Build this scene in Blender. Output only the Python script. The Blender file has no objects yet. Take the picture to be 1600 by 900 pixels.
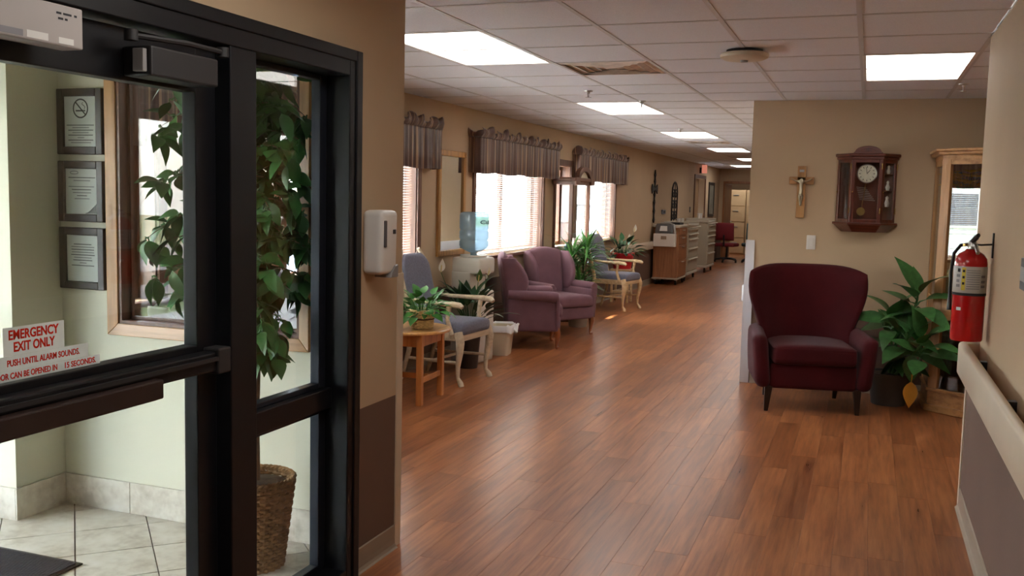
import bpy, bmesh, math, random
from mathutils import Vector, Matrix, noise
PI = math.pi
R = math.radians
random.seed(7)
scene = bpy.context.scene
C = scene.collection

# ------------------------------------------------------------------ camera
CAM_H = 1.54
CEIL = 2.382
F_PX = 1495.68
FWD = Vector((-0.34488178, 0.93377961, -0.09545782))
RGT = Vector((0.93699001, 0.34852684, 0.02405749))
UPV = Vector((-0.05573401, 0.08114603, 0.99514272))
camd = bpy.data.cameras.new('camera')
cam = bpy.data.objects.new('camera', camd)
C.objects.link(cam)
camd.sensor_width = 36.0
camd.lens = F_PX / 1600 * 36.0
camd.clip_start = 0.05
camd.clip_end = 300
mw = Matrix((( RGT.x, UPV.x, -FWD.x, 0), (RGT.y, UPV.y, -FWD.y, 0), (RGT.z, UPV.z, -FWD.z, CAM_H), (0, 0, 0, 1)))
cam.matrix_world = mw
scene.camera = cam

# ------------------------------------------------------------------ sky, sun, exposure
world = bpy.data.worlds.new('world')
scene.world = world
world.use_nodes = True
wn = world.node_tree
wn.nodes.clear()
wo = wn.nodes.new('ShaderNodeOutputWorld')
wb = wn.nodes.new('ShaderNodeBackground')
sk = wn.nodes.new('ShaderNodeTexSky')
sk.sky_type = 'NISHITA'
sk.sun_disc = False
sk.sun_elevation = R(48)
sk.sun_rotation = R(250)
sk.air_density = 1.0
sk.dust_density = 2.5
wmix = wn.nodes.new('ShaderNodeMix')
wmix.data_type = 'RGBA'
wmix.inputs[0].default_value = 0.55
wmix.inputs[7].default_value = (5.0, 5.2, 5.5, 1)
wn.links.new(sk.outputs[0], wmix.inputs[6])
wn.links.new(wmix.outputs[2], wb.inputs[0])
wb.inputs[1].default_value = 4.2
wn.links.new(wb.outputs[0], wo.inputs[0])
sund = bpy.data.lights.new('sun', 'SUN')
sun = bpy.data.objects.new('sun_offscreen', sund)
C.objects.link(sun)
sund.energy = 32.0
sund.angle = R(0.6)
sund.color = (1.0, 0.95, 0.86)
sun.location = (-12, 4, 14)
sun.rotation_euler = Vector((0.50, 0.22, -0.84)).to_track_quat('-Z', 'Y').to_euler()
LAMP = 5.0          # radiance of the ceiling lamp diffusers
vs = scene.view_settings
vs.view_transform = 'Standard'
vs.look = 'None'
vs.exposure = 0.62
vs.gamma = 1.0
vs.use_curve_mapping = False
cy = scene.cycles
cy.use_denoising = True
cy.max_bounces = 10
cy.diffuse_bounces = 5
cy.glossy_bounces = 5
cy.transparent_max_bounces = 24
cy.transmission_bounces = 8
cy.sample_clamp_indirect = 6.0
cy.caustics_reflective = False
cy.caustics_refractive = False

# ------------------------------------------------------------------ materials
def lin(c):
    c = c / 255.0
    return c / 12.92 if c <= 0.04045 else ((c + 0.055) / 1.055) ** 2.4
def rgb(r, g, b):
    return (lin(r), lin(g), lin(b), 1.0)
MATS = {}
class NT:
    def __init__(s, name):
        s.m = bpy.data.materials.new(name)
        s.m.use_nodes = True
        s.t = s.m.node_tree
        s.t.nodes.clear()
        s.out = s.n('ShaderNodeOutputMaterial')
    def n(s, kind, **kw):
        x = s.t.nodes.new(kind)
        for k, v in kw.items():
            setattr(x, k, v)
        return x
    def l(s, a, b):
        s.t.links.new(a, b)
    def principled(s, **kw):
        p = s.n('ShaderNodeBsdfPrincipled')
        for k, v in kw.items():
            p.inputs[k].default_value = v
        s.l(p.outputs[0], s.out.inputs[0])
        return p
    def coord(s, which='Object', scale=(1, 1, 1)):
        tc = s.n('ShaderNodeTexCoord')
        mp = s.n('ShaderNodeMapping')
        mp.inputs['Scale'].default_value = scale
        s.l(tc.outputs[which], mp.inputs[0])
        return mp.outputs[0]
    def noise(s, vec, scale, detail=3, rough=0.5):
        x = s.n('ShaderNodeTexNoise')
        x.inputs['Scale'].default_value = scale
        x.inputs['Detail'].default_value = detail
        x.inputs['Roughness'].default_value = rough
        s.l(vec, x.inputs['Vector'])
        return x.outputs['Fac']
    def ramp(s, fac, stops):
        x = s.n('ShaderNodeValToRGB')
        e = x.color_ramp.elements
        while len(e) < len(stops):
            e.new(0.5)
        for i, (p, c) in enumerate(stops):
            e[i].position = p
            e[i].color = c
        s.l(fac, x.inputs[0])
        return x.outputs[0]
    def bump(s, h, strength, dist, p):
        b = s.n('ShaderNodeBump')
        b.inputs['Strength'].default_value = strength
        b.inputs['Distance'].default_value = dist
        s.l(h, b.inputs['Height'])
        s.l(b.outputs[0], p.inputs['Normal'])
def shade(c, k):
    return (min(1, c[0] * k), min(1, c[1] * k), min(1, c[2] * k), 1)
def mat(name, col, rough=0.6, metal=0.0, var=0.12, scale=6.0, bump=0.0, bscale=60.0, stretch=(1, 1, 1), coat=0.0, sheen=0.0, spec=0.5):
    if name in MATS:
        return MATS[name]
    t = NT(name)
    p = t.principled(Roughness=rough, Metallic=metal)
    p.inputs['Coat Weight'].default_value = coat
    p.inputs['Coat Roughness'].default_value = 0.15
    p.inputs['Sheen Weight'].default_value = sheen
    p.inputs['Specular IOR Level'].default_value = spec
    v = t.coord('Object', stretch)
    f = t.noise(v, scale, 4)
    c = t.ramp(f, [(0.3, shade(col, 1 - var)), (0.7, shade(col, 1 + var))])
    t.l(c, p.inputs['Base Color'])
    if bump:
        t.bump(t.noise(v, bscale, 2), bump, 0.004, p)
    MATS[name] = t.m
    return t.m
def wood(name, dark, light, axis=2, rough=0.4, coat=0.2, scale=3.0):
    t = NT(name)
    p = t.principled(Roughness=rough)
    p.inputs['Coat Weight'].default_value = coat
    p.inputs['Coat Roughness'].default_value = 0.2
    st = [9, 9, 9]
    st[axis] = 0.7
    v = t.coord('Object', tuple(st))
    f = t.noise(v, scale, 6, 0.6)
    c = t.ramp(f, [(0.28, dark), (0.55, light), (0.75, shade(light, 1.12))])
    t.l(c, p.inputs['Base Color'])
    t.bump(f, 0.15, 0.002, p)
    MATS[name] = t.m
    return t.m
def emit(name, col, strength):
    t = NT(name)
    e = t.n('ShaderNodeEmission')
    e.inputs[0].default_value = col
    e.inputs[1].default_value = strength
    t.l(e.outputs[0], t.out.inputs[0])
    MATS[name] = t.m
    return t.m
def glass(name, tint=(0.97, 0.985, 0.98, 1), base=0.045, rough=0.0):
    t = NT(name)
    g = t.n('ShaderNodeNewGeometry')
    d = t.n('ShaderNodeVectorMath', operation='DOT_PRODUCT')
    t.l(g.outputs['Normal'], d.inputs[0])
    t.l(g.outputs['Incoming'], d.inputs[1])
    a = t.n('ShaderNodeMath', operation='ABSOLUTE')
    t.l(d.outputs['Value'], a.inputs[0])
    o = t.n('ShaderNodeMath', operation='SUBTRACT')
    o.inputs[0].default_value = 1.0
    t.l(a.outputs[0], o.inputs[1])
    pw = t.n('ShaderNodeMath', operation='POWER')
    t.l(o.outputs[0], pw.inputs[0])
    pw.inputs[1].default_value = 5.0
    ma = t.n('ShaderNodeMath', operation='MULTIPLY_ADD')
    t.l(pw.outputs[0], ma.inputs[0])
    ma.inputs[1].default_value = 1 - base
    ma.inputs[2].default_value = base
    tr = t.n('ShaderNodeBsdfTransparent')
    tr.inputs[0].default_value = tint
    gl = t.n('ShaderNodeBsdfGlossy')
    gl.inputs['Roughness'].default_value = rough
    mx = t.n('ShaderNodeMixShader')
    t.l(ma.outputs[0], mx.inputs[0])
    t.l(tr.outputs[0], mx.inputs[1])
    t.l(gl.outputs[0], mx.inputs[2])
    t.l(mx.outputs[0], t.out.inputs[0])
    MATS[name] = t.m
    return t.m
def two_tone(name, upper, lower, zsplit, rough=0.75):
    """painted wall: a darker paint below a line at zsplit metres above the floor"""
    t = NT(name)
    p = t.principled(Roughness=rough)
    g = t.n('ShaderNodeNewGeometry')
    sp = t.n('ShaderNodeSeparateXYZ')
    t.l(g.outputs['Position'], sp.inputs[0])
    gt = t.n('ShaderNodeMath', operation='GREATER_THAN')
    t.l(sp.outputs['Z'], gt.inputs[0])
    gt.inputs[1].default_value = zsplit
    f = t.noise(g.outputs['Position'], 1.7, 3)
    up = t.ramp(f, [(0.3, shade(upper, 0.96)), (0.7, shade(upper, 1.04))])
    lo = t.ramp(f, [(0.3, shade(lower, 0.93)), (0.7, shade(lower, 1.07))])
    mx = t.n('ShaderNodeMix', data_type='RGBA')
    t.l(gt.outputs[0], mx.inputs[0])
    t.l(lo, mx.inputs[6])
    t.l(up, mx.inputs[7])
    t.l(mx.outputs[2], p.inputs['Base Color'])
    t.bump(t.noise(g.outputs['Position'], 260, 2), 0.12, 0.002, p)
    MATS[name] = t.m
    return t.m

M_WALL = two_tone('tan_paint', rgb(188, 164, 134), rgb(104, 80, 66), 0.675)
M_WALLR = two_tone('tan_paint_right', rgb(188, 164, 134), rgb(104, 80, 66), 0.78)
M_VEST = mat('pale_green_paint', rgb(210, 208, 188), 0.7, var=0.03, scale=2.0, bump=0.1, bscale=200)
M_BASE = mat('vinyl_base', rgb(150, 136, 118), 0.5, var=0.05)
M_CREAM = mat('cream_plastic', rgb(206, 192, 170), 0.4, var=0.03)
M_GUARD = mat('white_guard', rgb(222, 222, 226), 0.4, var=0.02)
M_TILE_C = mat('ceiling_tile_board', rgb(226, 228, 234), 0.9, var=0.05, scale=140.0, bump=0.5, bscale=220)
M_GRID = mat('grid_metal', rgb(200, 198, 198), 0.5, var=0.02)
M_BLACK = mat('black_bronze_metal', rgb(15, 16, 20), 0.4, metal=0.0, var=0.15, scale=20, spec=0.35)
M_BROWNBAR = mat('brown_bar', rgb(44, 30, 26), 0.4, var=0.15)
M_DARK = mat('dark_grey_plastic', rgb(38, 37, 38), 0.5)
M_BLACKP = mat('black_plastic', rgb(18, 18, 19), 0.4)
M_WHITE = mat('white_plastic', rgb(226, 222, 216), 0.35, var=0.02)
M_GREYP = mat('grey_plastic', rgb(140, 138, 136), 0.4, var=0.05)
M_STEEL = mat('brushed_steel', rgb(190, 190, 188), 0.3, metal=1.0, var=0.05)
M_BRASS = mat('brass', rgb(205, 175, 110), 0.25, metal=1.0, var=0.05)
M_LAMP = emit('lamp_diffuser', (1.0, 0.94, 0.88, 1), LAMP)
M_GLASS = glass('clear_glass')
M_GLASS_CAB = glass('cabinet_glass', (0.93, 0.94, 0.92, 1), 0.20)
M_GLASS_DARK = glass('dark_cabinet_glass', (0.72, 0.72, 0.70, 1), 0.08)
M_OAK = wood('oak', rgb(140, 98, 58), rgb(184, 138, 88), 2, 0.4, 0.2)
M_OAKX = wood('oak_across', rgb(140, 98, 58), rgb(184, 138, 88), 0, 0.4, 0.2)
M_BROWNW = wood('brown_wood', rgb(72, 44, 30), rgb(104, 66, 46), 2, 0.45, 0.1)
M_BROWNWY = wood('brown_wood_y', rgb(72, 44, 30), rgb(104, 66, 46), 1, 0.45, 0.1)
M_CHERRY = wood('cherry', rgb(62, 24, 16), rgb(98, 42, 26), 2, 0.3, 0.4)
M_CHERRYX = wood('cherry_across', rgb(62, 24, 16), rgb(98, 42, 26), 0, 0.3, 0.4)
M_TABLE = wood('orange_oak', rgb(160, 94, 46), rgb(202, 134, 74), 2, 0.35, 0.3)
M_TABLET = wood('orange_oak_top', rgb(170, 118, 64), rgb(214, 164, 100), 1, 0.3, 0.3)
M_PALE = wood('pale_wood', rgb(190, 158, 112), rgb(226, 200, 156), 0, 0.4, 0.2)
M_PALEG = wood('whitewashed_wood', rgb(186, 168, 140), rgb(218, 204, 178), 0, 0.45, 0.15)
M_GOLDW = wood('gold_wood', rgb(136, 92, 44), rgb(188, 138, 74), 2, 0.35, 0.3)
M_LEGW = wood('leg_wood', rgb(104, 58, 34), rgb(150, 92, 56), 2, 0.3, 0.4)
M_RED = mat('burgundy_velvet', rgb(62, 3, 9), 0.85, var=0.18, scale=5, bump=0.35, bscale=350, sheen=0.08, spec=0.2)
M_PURPLE = mat('mauve_fabric', rgb(122, 90, 101), 0.85, var=0.1, scale=7, bump=0.3, bscale=400, sheen=0.12, spec=0.2)
M_MAROON = mat('dark_maroon_fabric', rgb(52, 24, 30), 0.85, var=0.1, bump=0.3, bscale=400, sheen=0.2, spec=0.2)
M_BLUE = mat('slate_blue_fabric', rgb(112, 114, 132), 0.9, var=0.14, scale=60, bump=0.35, bscale=500, sheen=0.2, spec=0.2)
M_LEAF = mat('ficus_leaf', rgb(54, 104, 50), 0.42, var=0.35, scale=9)
M_LEAF2 = mat('evergreen_leaf', rgb(62, 108, 56), 0.38, var=0.4, scale=14)
M_LEAF3 = mat('ivy_leaf', rgb(58, 118, 46), 0.4, var=0.35, scale=14)
M_LEAF4 = mat('lily_leaf', rgb(34, 70, 38), 0.35, var=0.3, scale=14)
M_LEAF5 = mat('strap_leaf', rgb(72, 128, 58), 0.4, var=0.35, scale=9)
M_YLEAF = mat('yellow_leaf', rgb(206, 150, 46), 0.5, var=0.15)
M_SPATHE = mat('white_spathe', rgb(236, 232, 220), 0.5, var=0.04)
M_BARK = mat('bark', rgb(104, 88, 70), 0.85, var=0.3, scale=30, bump=0.5)
M_STEM = mat('green_stem', rgb(78, 112, 54), 0.5, var=0.2)
M_SOIL = mat('soil_moss', rgb(58, 48, 36), 0.95, var=0.5, scale=40, bump=1.0, bscale=90)
M_WICKER = mat('wicker', rgb(150, 116, 76), 0.65, var=0.35, scale=25, bump=0.4)
M_WICKERL = mat('light_wicker', rgb(232, 204, 150), 0.6, var=0.2, scale=25, bump=0.4)
M_PAPER = mat('paper', rgb(226, 226, 222), 0.8, var=0.02)
M_INK = mat('ink', rgb(50, 50, 54), 0.8)
M_INKL = mat('pale_ink', rgb(138, 138, 142), 0.8)
M_FRAME = mat('dark_frame', rgb(40, 34, 32), 0.4)
def backlit(name, col, tr):
    t = NT(name)
    p = t.n('ShaderNodeBsdfDiffuse')
    p.inputs[0].default_value = col
    q = t.n('ShaderNodeBsdfTranslucent')
    q.inputs[0].default_value = col
    f = t.noise(t.coord('Object'), 30, 2)
    c = t.ramp(f, [(0.3, shade(col, 0.97)), (0.7, shade(col, 1.03))])
    t.l(c, p.inputs[0])
    t.l(c, q.inputs[0])
    m = t.n('ShaderNodeMixShader')
    m.inputs[0].default_value = tr
    t.l(p.outputs[0], m.inputs[1])
    t.l(q.outputs[0], m.inputs[2])
    t.l(m.outputs[0], t.out.inputs[0])
    return t.m
M_STICK = backlit('sticker_white', rgb(228, 226, 222), 0.5)
M_REDINK = backlit('red_ink', rgb(226, 60, 40), 0.45)
M_IRON = mat('wrought_iron', rgb(34, 30, 28), 0.6, var=0.2)
M_EXT = mat('extinguisher_red', rgb(186, 14, 18), 0.22, var=0.04, coat=0.4)
M_BEIGE = mat('beige_steel', rgb(186, 178, 158), 0.45, var=0.03)
M_BEIGE2 = mat('beige_steel_top', rgb(206, 200, 184), 0.45, var=0.03)
M_CARTW = wood('cart_laminate', rgb(128, 84, 52), rgb(164, 112, 74), 2, 0.45, 0.1)
M_MIRROR = mat('mirror_silver', (0.85, 0.87, 0.86, 1), 0.01, metal=1.0, var=0.0)

# floor planks: colour per plank from the attribute "tone"
def plank_mat():
    t = NT('wood_plank')
    p = t.principled(Roughness=0.33)
    p.inputs['Specular IOR Level'].default_value = 0.5
    g = t.n('ShaderNodeNewGeometry')
    at = t.n('ShaderNodeAttribute', attribute_name='tone')
    off = t.n('ShaderNodeVectorMath', operation='MULTIPLY')
    t.l(at.outputs['Vector'], off.inputs[0])
    off.inputs[1].default_value = (40, 40, 40)
    ad = t.n('ShaderNodeVectorMath', operation='ADD')
    t.l(g.outputs['Position'], ad.inputs[0])
    t.l(off.outputs[0], ad.inputs[1])
    mp = t.n('ShaderNodeMapping')
    mp.inputs['Scale'].default_value = (16, 0.9, 1)
    t.l(ad.outputs[0], mp.inputs[0])
    f1 = t.noise(mp.outputs[0], 2.6, 8, 0.62)
    mp2 = t.n('ShaderNodeMapping')
    mp2.inputs['Scale'].default_value = (3.2, 0.55, 1)
    t.l(ad.outputs[0], mp2.inputs[0])
    f2 = t.noise(mp2.outputs[0], 2.0, 3, 0.5)
    c1 = t.ramp(f1, [(0.25, rgb(112, 63, 38)), (0.52, rgb(162, 102, 62)), (0.8, rgb(188, 131, 86))])
    c2 = t.ramp(f2, [(0.3, (0.72, 0.68, 0.68, 1)), (0.65, (1.05, 1.05, 1.05, 1))])
    m1 = t.n('ShaderNodeMix', data_type='RGBA', blend_type='MULTIPLY')
    m1.inputs[0].default_value = 1.0
    t.l(c1, m1.inputs[6])
    t.l(c2, m1.inputs[7])
    sp = t.n('ShaderNodeSeparateXYZ')
    t.l(at.outputs['Vector'], sp.inputs[0])
    c3 = t.ramp(sp.outputs['X'], [(0.0, (0.78, 0.74, 0.74, 1)), (0.5, (1, 1, 1, 1)), (1.0, (1.12, 1.12, 1.1, 1))])
    m2 = t.n('ShaderNodeMix', data_type='RGBA', blend_type='MULTIPLY')
    m2.inputs[0].default_value = 1.0
    t.l(m1.outputs[2], m2.inputs[6])
    t.l(c3, m2.inputs[7])
    t.l(m2.outputs[2], p.inputs['Base Color'])
    rr = t.n('ShaderNodeMapRange')
    rr.inputs[3].default_value = 0.24
    rr.inputs[4].default_value = 0.36
    t.l(f1, rr.inputs[0])
    t.l(rr.outputs[0], p.inputs['Roughness'])
    t.bump(f1, 0.10, 0.002, p)
    return t.m
M_PLANK = plank_mat()
def stone_tile():
    t = NT('stone_tile')
    p = t.principled(Roughness=0.35)
    g = t.n('ShaderNodeNewGeometry')
    f = t.noise(g.outputs['Position'], 5.0, 6, 0.6)
    f2 = t.noise(g.outputs['Position'], 22.0, 4, 0.6)
    mx = t.n('ShaderNodeMath', operation='MULTIPLY_ADD')
    t.l(f2, mx.inputs[0])
    mx.inputs[1].default_value = 0.4
    t.l(f, mx.inputs[2])
    c = t.ramp(mx.outputs[0], [(0.5, rgb(176, 166, 150)), (0.72, rgb(212, 206, 192)), (0.95, rgb(226, 222, 212))])
    t.l(c, p.inputs['Base Color'])
    return t.m
M_STONE = stone_tile()
M_GROUT = mat('grout', rgb(150, 140, 126), 0.9)
def stripe_fabric():
    t = NT('striped_satin')
    p = t.principled(Roughness=0.42)
    p.inputs['Sheen Weight'].default_value = 0.3
    v = t.coord('UV', (1, 1, 1))
    sp = t.n('ShaderNodeSeparateXYZ')
    t.l(v, sp.inputs[0])
    nz = t.n('ShaderNodeTexNoise', noise_dimensions='1D')
    nz.inputs['Scale'].default_value = 26.0
    nz.inputs['Detail'].default_value = 2.0
    t.l(sp.outputs['X'], nz.inputs['W'])
    c = t.ramp(nz.outputs['Fac'], [(0.30, rgb(60, 42, 38)), (0.47, rgb(104, 80, 70)), (0.55, rgb(80, 52, 50)), (0.66, rgb(178, 152, 122))])
    t.l(c, p.inputs['Base Color'])
    return t.m
M_VAL = stripe_fabric()

# ------------------------------------------------------------------ mesh helpers
class MB:
    def __init__(s):
        s.v = []
        s.f = []
        s.uv = None
    def add(s, vs, fs):
        o = len(s.v)
        s.v += [tuple(p) for p in vs]
        s.f += [tuple(i + o for i in f) for f in fs]
        return s
    def box(s, x0, x1, y0, y1, z0, z1):
        return s.add([(x0, y0, z0), (x1, y0, z0), (x1, y1, z0), (x0, y1, z0), (x0, y0, z1), (x1, y0, z1), (x1, y1, z1), (x0, y1, z1)],
                     [(0, 3, 2, 1), (4, 5, 6, 7), (0, 1, 5, 4), (1, 2, 6, 5), (2, 3, 7, 6), (3, 0, 4, 7)])
    def frustum(s, a, b):
        """box between two horizontal rectangles (x0,x1,y0,y1,z)"""
        x0, x1, y0, y1, z0 = a
        X0, X1, Y0, Y1, z1 = b
        return s.add([(x0, y0, z0), (x1, y0, z0), (x1, y1, z0), (x0, y1, z0), (X0, Y0, z1), (X1, Y0, z1), (X1, Y1, z1), (X0, Y1, z1)],
                     [(0, 3, 2, 1), (4, 5, 6, 7), (0, 1, 5, 4), (1, 2, 6, 5), (2, 3, 7, 6), (3, 0, 4, 7)])
    def prism(s, poly, axis, a, b):
        """extrude a 2-D polygon along an axis; poly in the two other axes in order"""
        n = len(poly)
        def P(p, t):
            if axis == 0: return (t, p[0], p[1])
            if axis == 1: return (p[0], t, p[1])
            return (p[0], p[1], t)
        vs = [P(p, a) for p in poly] + [P(p, b) for p in poly]
        fs = [tuple(range(n - 1, -1, -1)), tuple(range(n, 2 * n))]
        for i in range(n):
            j = (i + 1) % n
            fs.append((i, j, j + n, i + n))
        return s.add(vs, fs)
    def loft(s, rings, close=True, caps=True):
        n = len(rings[0])
        vs = [p for r in rings for p in r]
        fs = []
        for k in range(len(rings) - 1):
            for i in range(n if close else n - 1):
                j = (i + 1) % n
                fs.append((k * n + i, k * n + j, (k + 1) * n + j, (k + 1) * n + i))
        if caps and close:
            fs.append(tuple(range(n - 1, -1, -1)))
            fs.append(tuple(range((len(rings) - 1) * n, len(rings) * n)))
        return s.add(vs, fs)
    def lathe(s, prof, n=24, c=(0, 0, 0), caps=True):
        rings = [[(c[0] + r * math.cos(2 * PI * i / n), c[1] + r * math.sin(2 * PI * i / n), c[2] + z) for i in range(n)] for r, z in prof]
        return s.loft(rings, True, caps)
    def tube(s, path, rad, n=8, caps=True, sq=1.0):
        path = [Vector(p) for p in path]
        m = len(path)
        if not isinstance(rad, (list, tuple)):
            rad = [rad] * m
        rings = []
        up = None
        for i in range(m):
            d = (path[min(i + 1, m - 1)] - path[max(i - 1, 0)])
            if d.length < 1e-9: d = Vector((0, 0, 1))
            d.normalize()
            if up is None:
                ref = Vector((0, 0, 1)) if abs(d.z) < 0.9 else Vector((1, 0, 0))
                up = (ref - d * ref.dot(d)).normalized()
            else:
                up = up - d * up.dot(d)
                if up.length < 1e-6:
                    up = d.orthogonal()
                up.normalize()
            sd = d.cross(up)
            rings.append([path[i] + (up * math.cos(2 * PI * k / n) * sq + sd * math.sin(2 * PI * k / n)) * rad[i] for k in range(n)])
        return s.loft(rings, True, caps)
    def ring(s, path, r, n=6):
        """closed tube"""
        path = [Vector(p) for p in path]
        m = len(path)
        nrm = Vector((0, 0, 0))
        ctr = sum(path, Vector((0, 0, 0))) / m
        for i in range(m):
            nrm += (path[i] - ctr).cross(path[(i + 1) % m] - ctr)
        nrm.normalize()
        vs = []
        for i in range(m):
            d = (path[(i + 1) % m] - path[i - 1]).normalized()
            sd = d.cross(nrm).normalized()
            up = sd.cross(d)
            for k in range(n):
                vs.append(path[i] + (up * math.cos(2 * PI * k / n) + sd * math.sin(2 * PI * k / n)) * r)
        fs = []
        for i in range(m):
            j = (i + 1) % m
            for k in range(n):
                l = (k + 1) % n
                fs.append((i * n + k, i * n + l, j * n + l, j * n + k))
        return s.add(vs, fs)
    def rbox(s, c, size, r, n=6, fn=None):
        """box with rounded edges and corners, optional deformation fn(Vector)->Vector in local coords"""
        h = [x / 2 for x in size]
        r = min(r, min(h) * 0.999)
        def axis(hh):
            inner = hh - r
            k = max(2, n)
            a = [-inner - r * math.cos(PI / 2 * i / 3) for i in range(3)]
            a += [-inner + 2 * inner * i / k for i in range(k + 1)]
            a += [inner + r * math.sin(PI / 2 * i / 3) for i in range(1, 4)]
            return a
        A = [axis(x) for x in h]
        idx = {}
        vs = []
        fs = []
        def pt(p):
            key = (round(p[0], 6), round(p[1], 6), round(p[2], 6))
            if key in idx:
                return idx[key]
            q = Vector(p)
            inn = Vector([max(-(h[i] - r), min(h[i] - r, q[i])) for i in range(3)])
            d = q - inn
            if d.length > 1e-9:
                d = d.normalized() * r
            q = inn + d
            if fn:
                q = fn(q)
            vs.append((q[0] + c[0], q[1] + c[1], q[2] + c[2]))
            idx[key] = len(vs) - 1
            return len(vs) - 1
        for ax in range(3):
            u, w = [(1, 2), (2, 0), (0, 1)][ax]
            for sg in (-1, 1):
                for i in range(len(A[u]) - 1):
                    for j in range(len(A[w]) - 1):
                        q = []
                        for (a, b) in ((i, j), (i + 1, j), (i + 1, j + 1), (i, j + 1)):
                            p = [0, 0, 0]
                            p[ax] = sg * h[ax]
                            p[u] = A[u][a]
                            p[w] = A[w][b]
                            q.append(pt(p))
                        if sg < 0:
                            q = q[::-1]
                        if len(set(q)) >= 3:
                            qq = []
                            for k in q:
                                if k not in qq: qq.append(k)
                            fs.append(tuple(qq))
        return s.add(vs, fs)
    def pillow(s, fn, T, nu=12, nv=12, p=8):
        """padded sheet about a middle surface fn(u,v), u,v in [-1,1], thickness T falling to a rounded rim"""
        us = [math.sin(PI / 2 * (-1 + 2 * i / nu)) for i in range(nu + 1)]
        vs_ = [math.sin(PI / 2 * (-1 + 2 * i / nv)) for i in range(nv + 1)]
        e = 1e-3
        ids = {}
        verts = []
        for sgn in (1, -1):
            for i, u in enumerate(us):
                for j, v in enumerate(vs_):
                    rim = i in (0, nu) or j in (0, nv)
                    if rim and sgn == -1:
                        ids[(sgn, i, j)] = ids[(1, i, j)]
                        continue
                    c = Vector(fn(u, v))
                    du = Vector(fn(u + e, v)) - Vector(fn(u - e, v))
                    dv = Vector(fn(u, v + e)) - Vector(fn(u, v - e))
                    nn = du.cross(dv)
                    nn = nn.normalized() if nn.length > 1e-12 else Vector((0, 0, 1))
                    tt = T(u, v) if callable(T) else T
                    f = 0 if rim else (max(0, 1 - abs(u) ** p) ** 0.5) * (max(0, 1 - abs(v) ** p) ** 0.5)
                    verts.append(c + nn * (sgn * tt / 2 * f))
                    ids[(sgn, i, j)] = len(verts) - 1
        fs = []
        for i in range(nu):
            for j in range(nv):
                q = [ids[(1, i, j)], ids[(1, i + 1, j)], ids[(1, i + 1, j + 1)], ids[(1, i, j + 1)]]
                fs.append(tuple(q))
                q = [ids[(-1, i, j)], ids[(-1, i, j + 1)], ids[(-1, i + 1, j + 1)], ids[(-1, i + 1, j)]]
                fs.append(tuple(q))
        return s.add(verts, fs)
    def mesh(s, name, smooth=True, bevel=0.0, ang=38):
        me = bpy.data.meshes.new(name)
        me.from_pydata(s.v, [], s.f)
        bm = bmesh.new()
        bm.from_mesh(me)
        bmesh.ops.recalc_face_normals(bm, faces=bm.faces)
        if bevel:
            es = [e for e in bm.edges if len(e.link_faces) == 2 and e.calc_face_angle(0) > R(35)]
            bmesh.ops.bevel(bm, geom=es, offset=bevel, segments=2, affect='EDGES', profile=0.5, clamp_overlap=True)
        if smooth:
            for f in bm.faces: f.smooth = True
            for e in bm.edges:
                if len(e.link_faces) == 2 and e.calc_face_angle(0) > R(ang):
                    e.smooth = False
        bm.to_mesh(me)
        bm.free()
        return me
    def build(s, name, m, parent=None, smooth=True, bevel=0.0, ang=38):
        me = s.mesh(name, smooth, bevel, ang)
        me.materials.append(m)
        o = bpy.data.objects.new(name, me)
        C.objects.link(o)
        if parent:
            o.parent = parent
        return o
def tag(o, label, cat=None, group=None):
    o['label'] = label
    if cat: o['category'] = cat
    if group: o['group'] = group
    return o
def thing(name, label, cat, loc=(0, 0, 0), rz=0.0, group=None):
    o = bpy.data.objects.new(name, None)
    o.empty_display_size = 0.1
    C.objects.link(o)
    o.location = loc
    o.rotation_euler = (0, 0, rz)
    return tag(o, label, cat, group)
def struct(o):
    o['kind'] = 'structure'
    return o
def sempty(name, loc=(0, 0, 0)):
    o = bpy.data.objects.new(name, None)
    C.objects.link(o)
    o.location = loc
    return struct(o)
def inst(name, me, parent, m4):
    o = bpy.data.objects.new(name, me)
    C.objects.link(o)
    o.parent = parent
    o.matrix_local = m4
    return o
KIDS = {}
def dup(root, loc, rz, label=None, group=None):
    r = root.copy()
    C.objects.link(r)
    r.location = loc
    r.rotation_euler = (0, 0, rz)
    if label: r['label'] = label
    if group: r['group'] = group
    for ch in [o for o in bpy.data.objects if o.parent == root]:
        c = ch.copy()
        C.objects.link(c)
        c.parent = r
        for g in [o for o in bpy.data.objects if o.parent == ch]:
            d = g.copy()
            C.objects.link(d)
            d.parent = c
    return r
def text_mesh(body, size, bold=0.0, align='LEFT', sx=1.0):
    cu = bpy.data.curves.new('lettering', 'FONT')
    cu.body = body
    cu.size = size
    cu.align_x = align
    cu.extrude = 0.0004
    cu.offset = bold
    cu.resolution_u = 3
    ob = bpy.data.objects.new('lettering', cu)
    C.objects.link(ob)
    dg = bpy.context.evaluated_depsgraph_get()
    me = bpy.data.meshes.new_from_object(ob.evaluated_get(dg))
    bpy.data.objects.remove(ob)
    for v in me.vertices:
        v.co.x *= sx
    me.materials.clear()
    return me
T_EMERG = text_mesh('EMERGENCY', 0.034, 0.0009)
T_EXIT = text_mesh('EXIT ONLY', 0.034, 0.0009)
T_PUSH = text_mesh('PUSH UNTIL ALARM SOUNDS.', 0.024, 0.0005)
T_DOOR = text_mesh('DOOR CAN BE OPENED IN', 0.022, 0.0005)
T_SEC = text_mesh('15 SECONDS.', 0.022, 0.0005)
T_BOTTLE = text_mesh('Culligan', 0.075, 0.0005)
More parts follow.
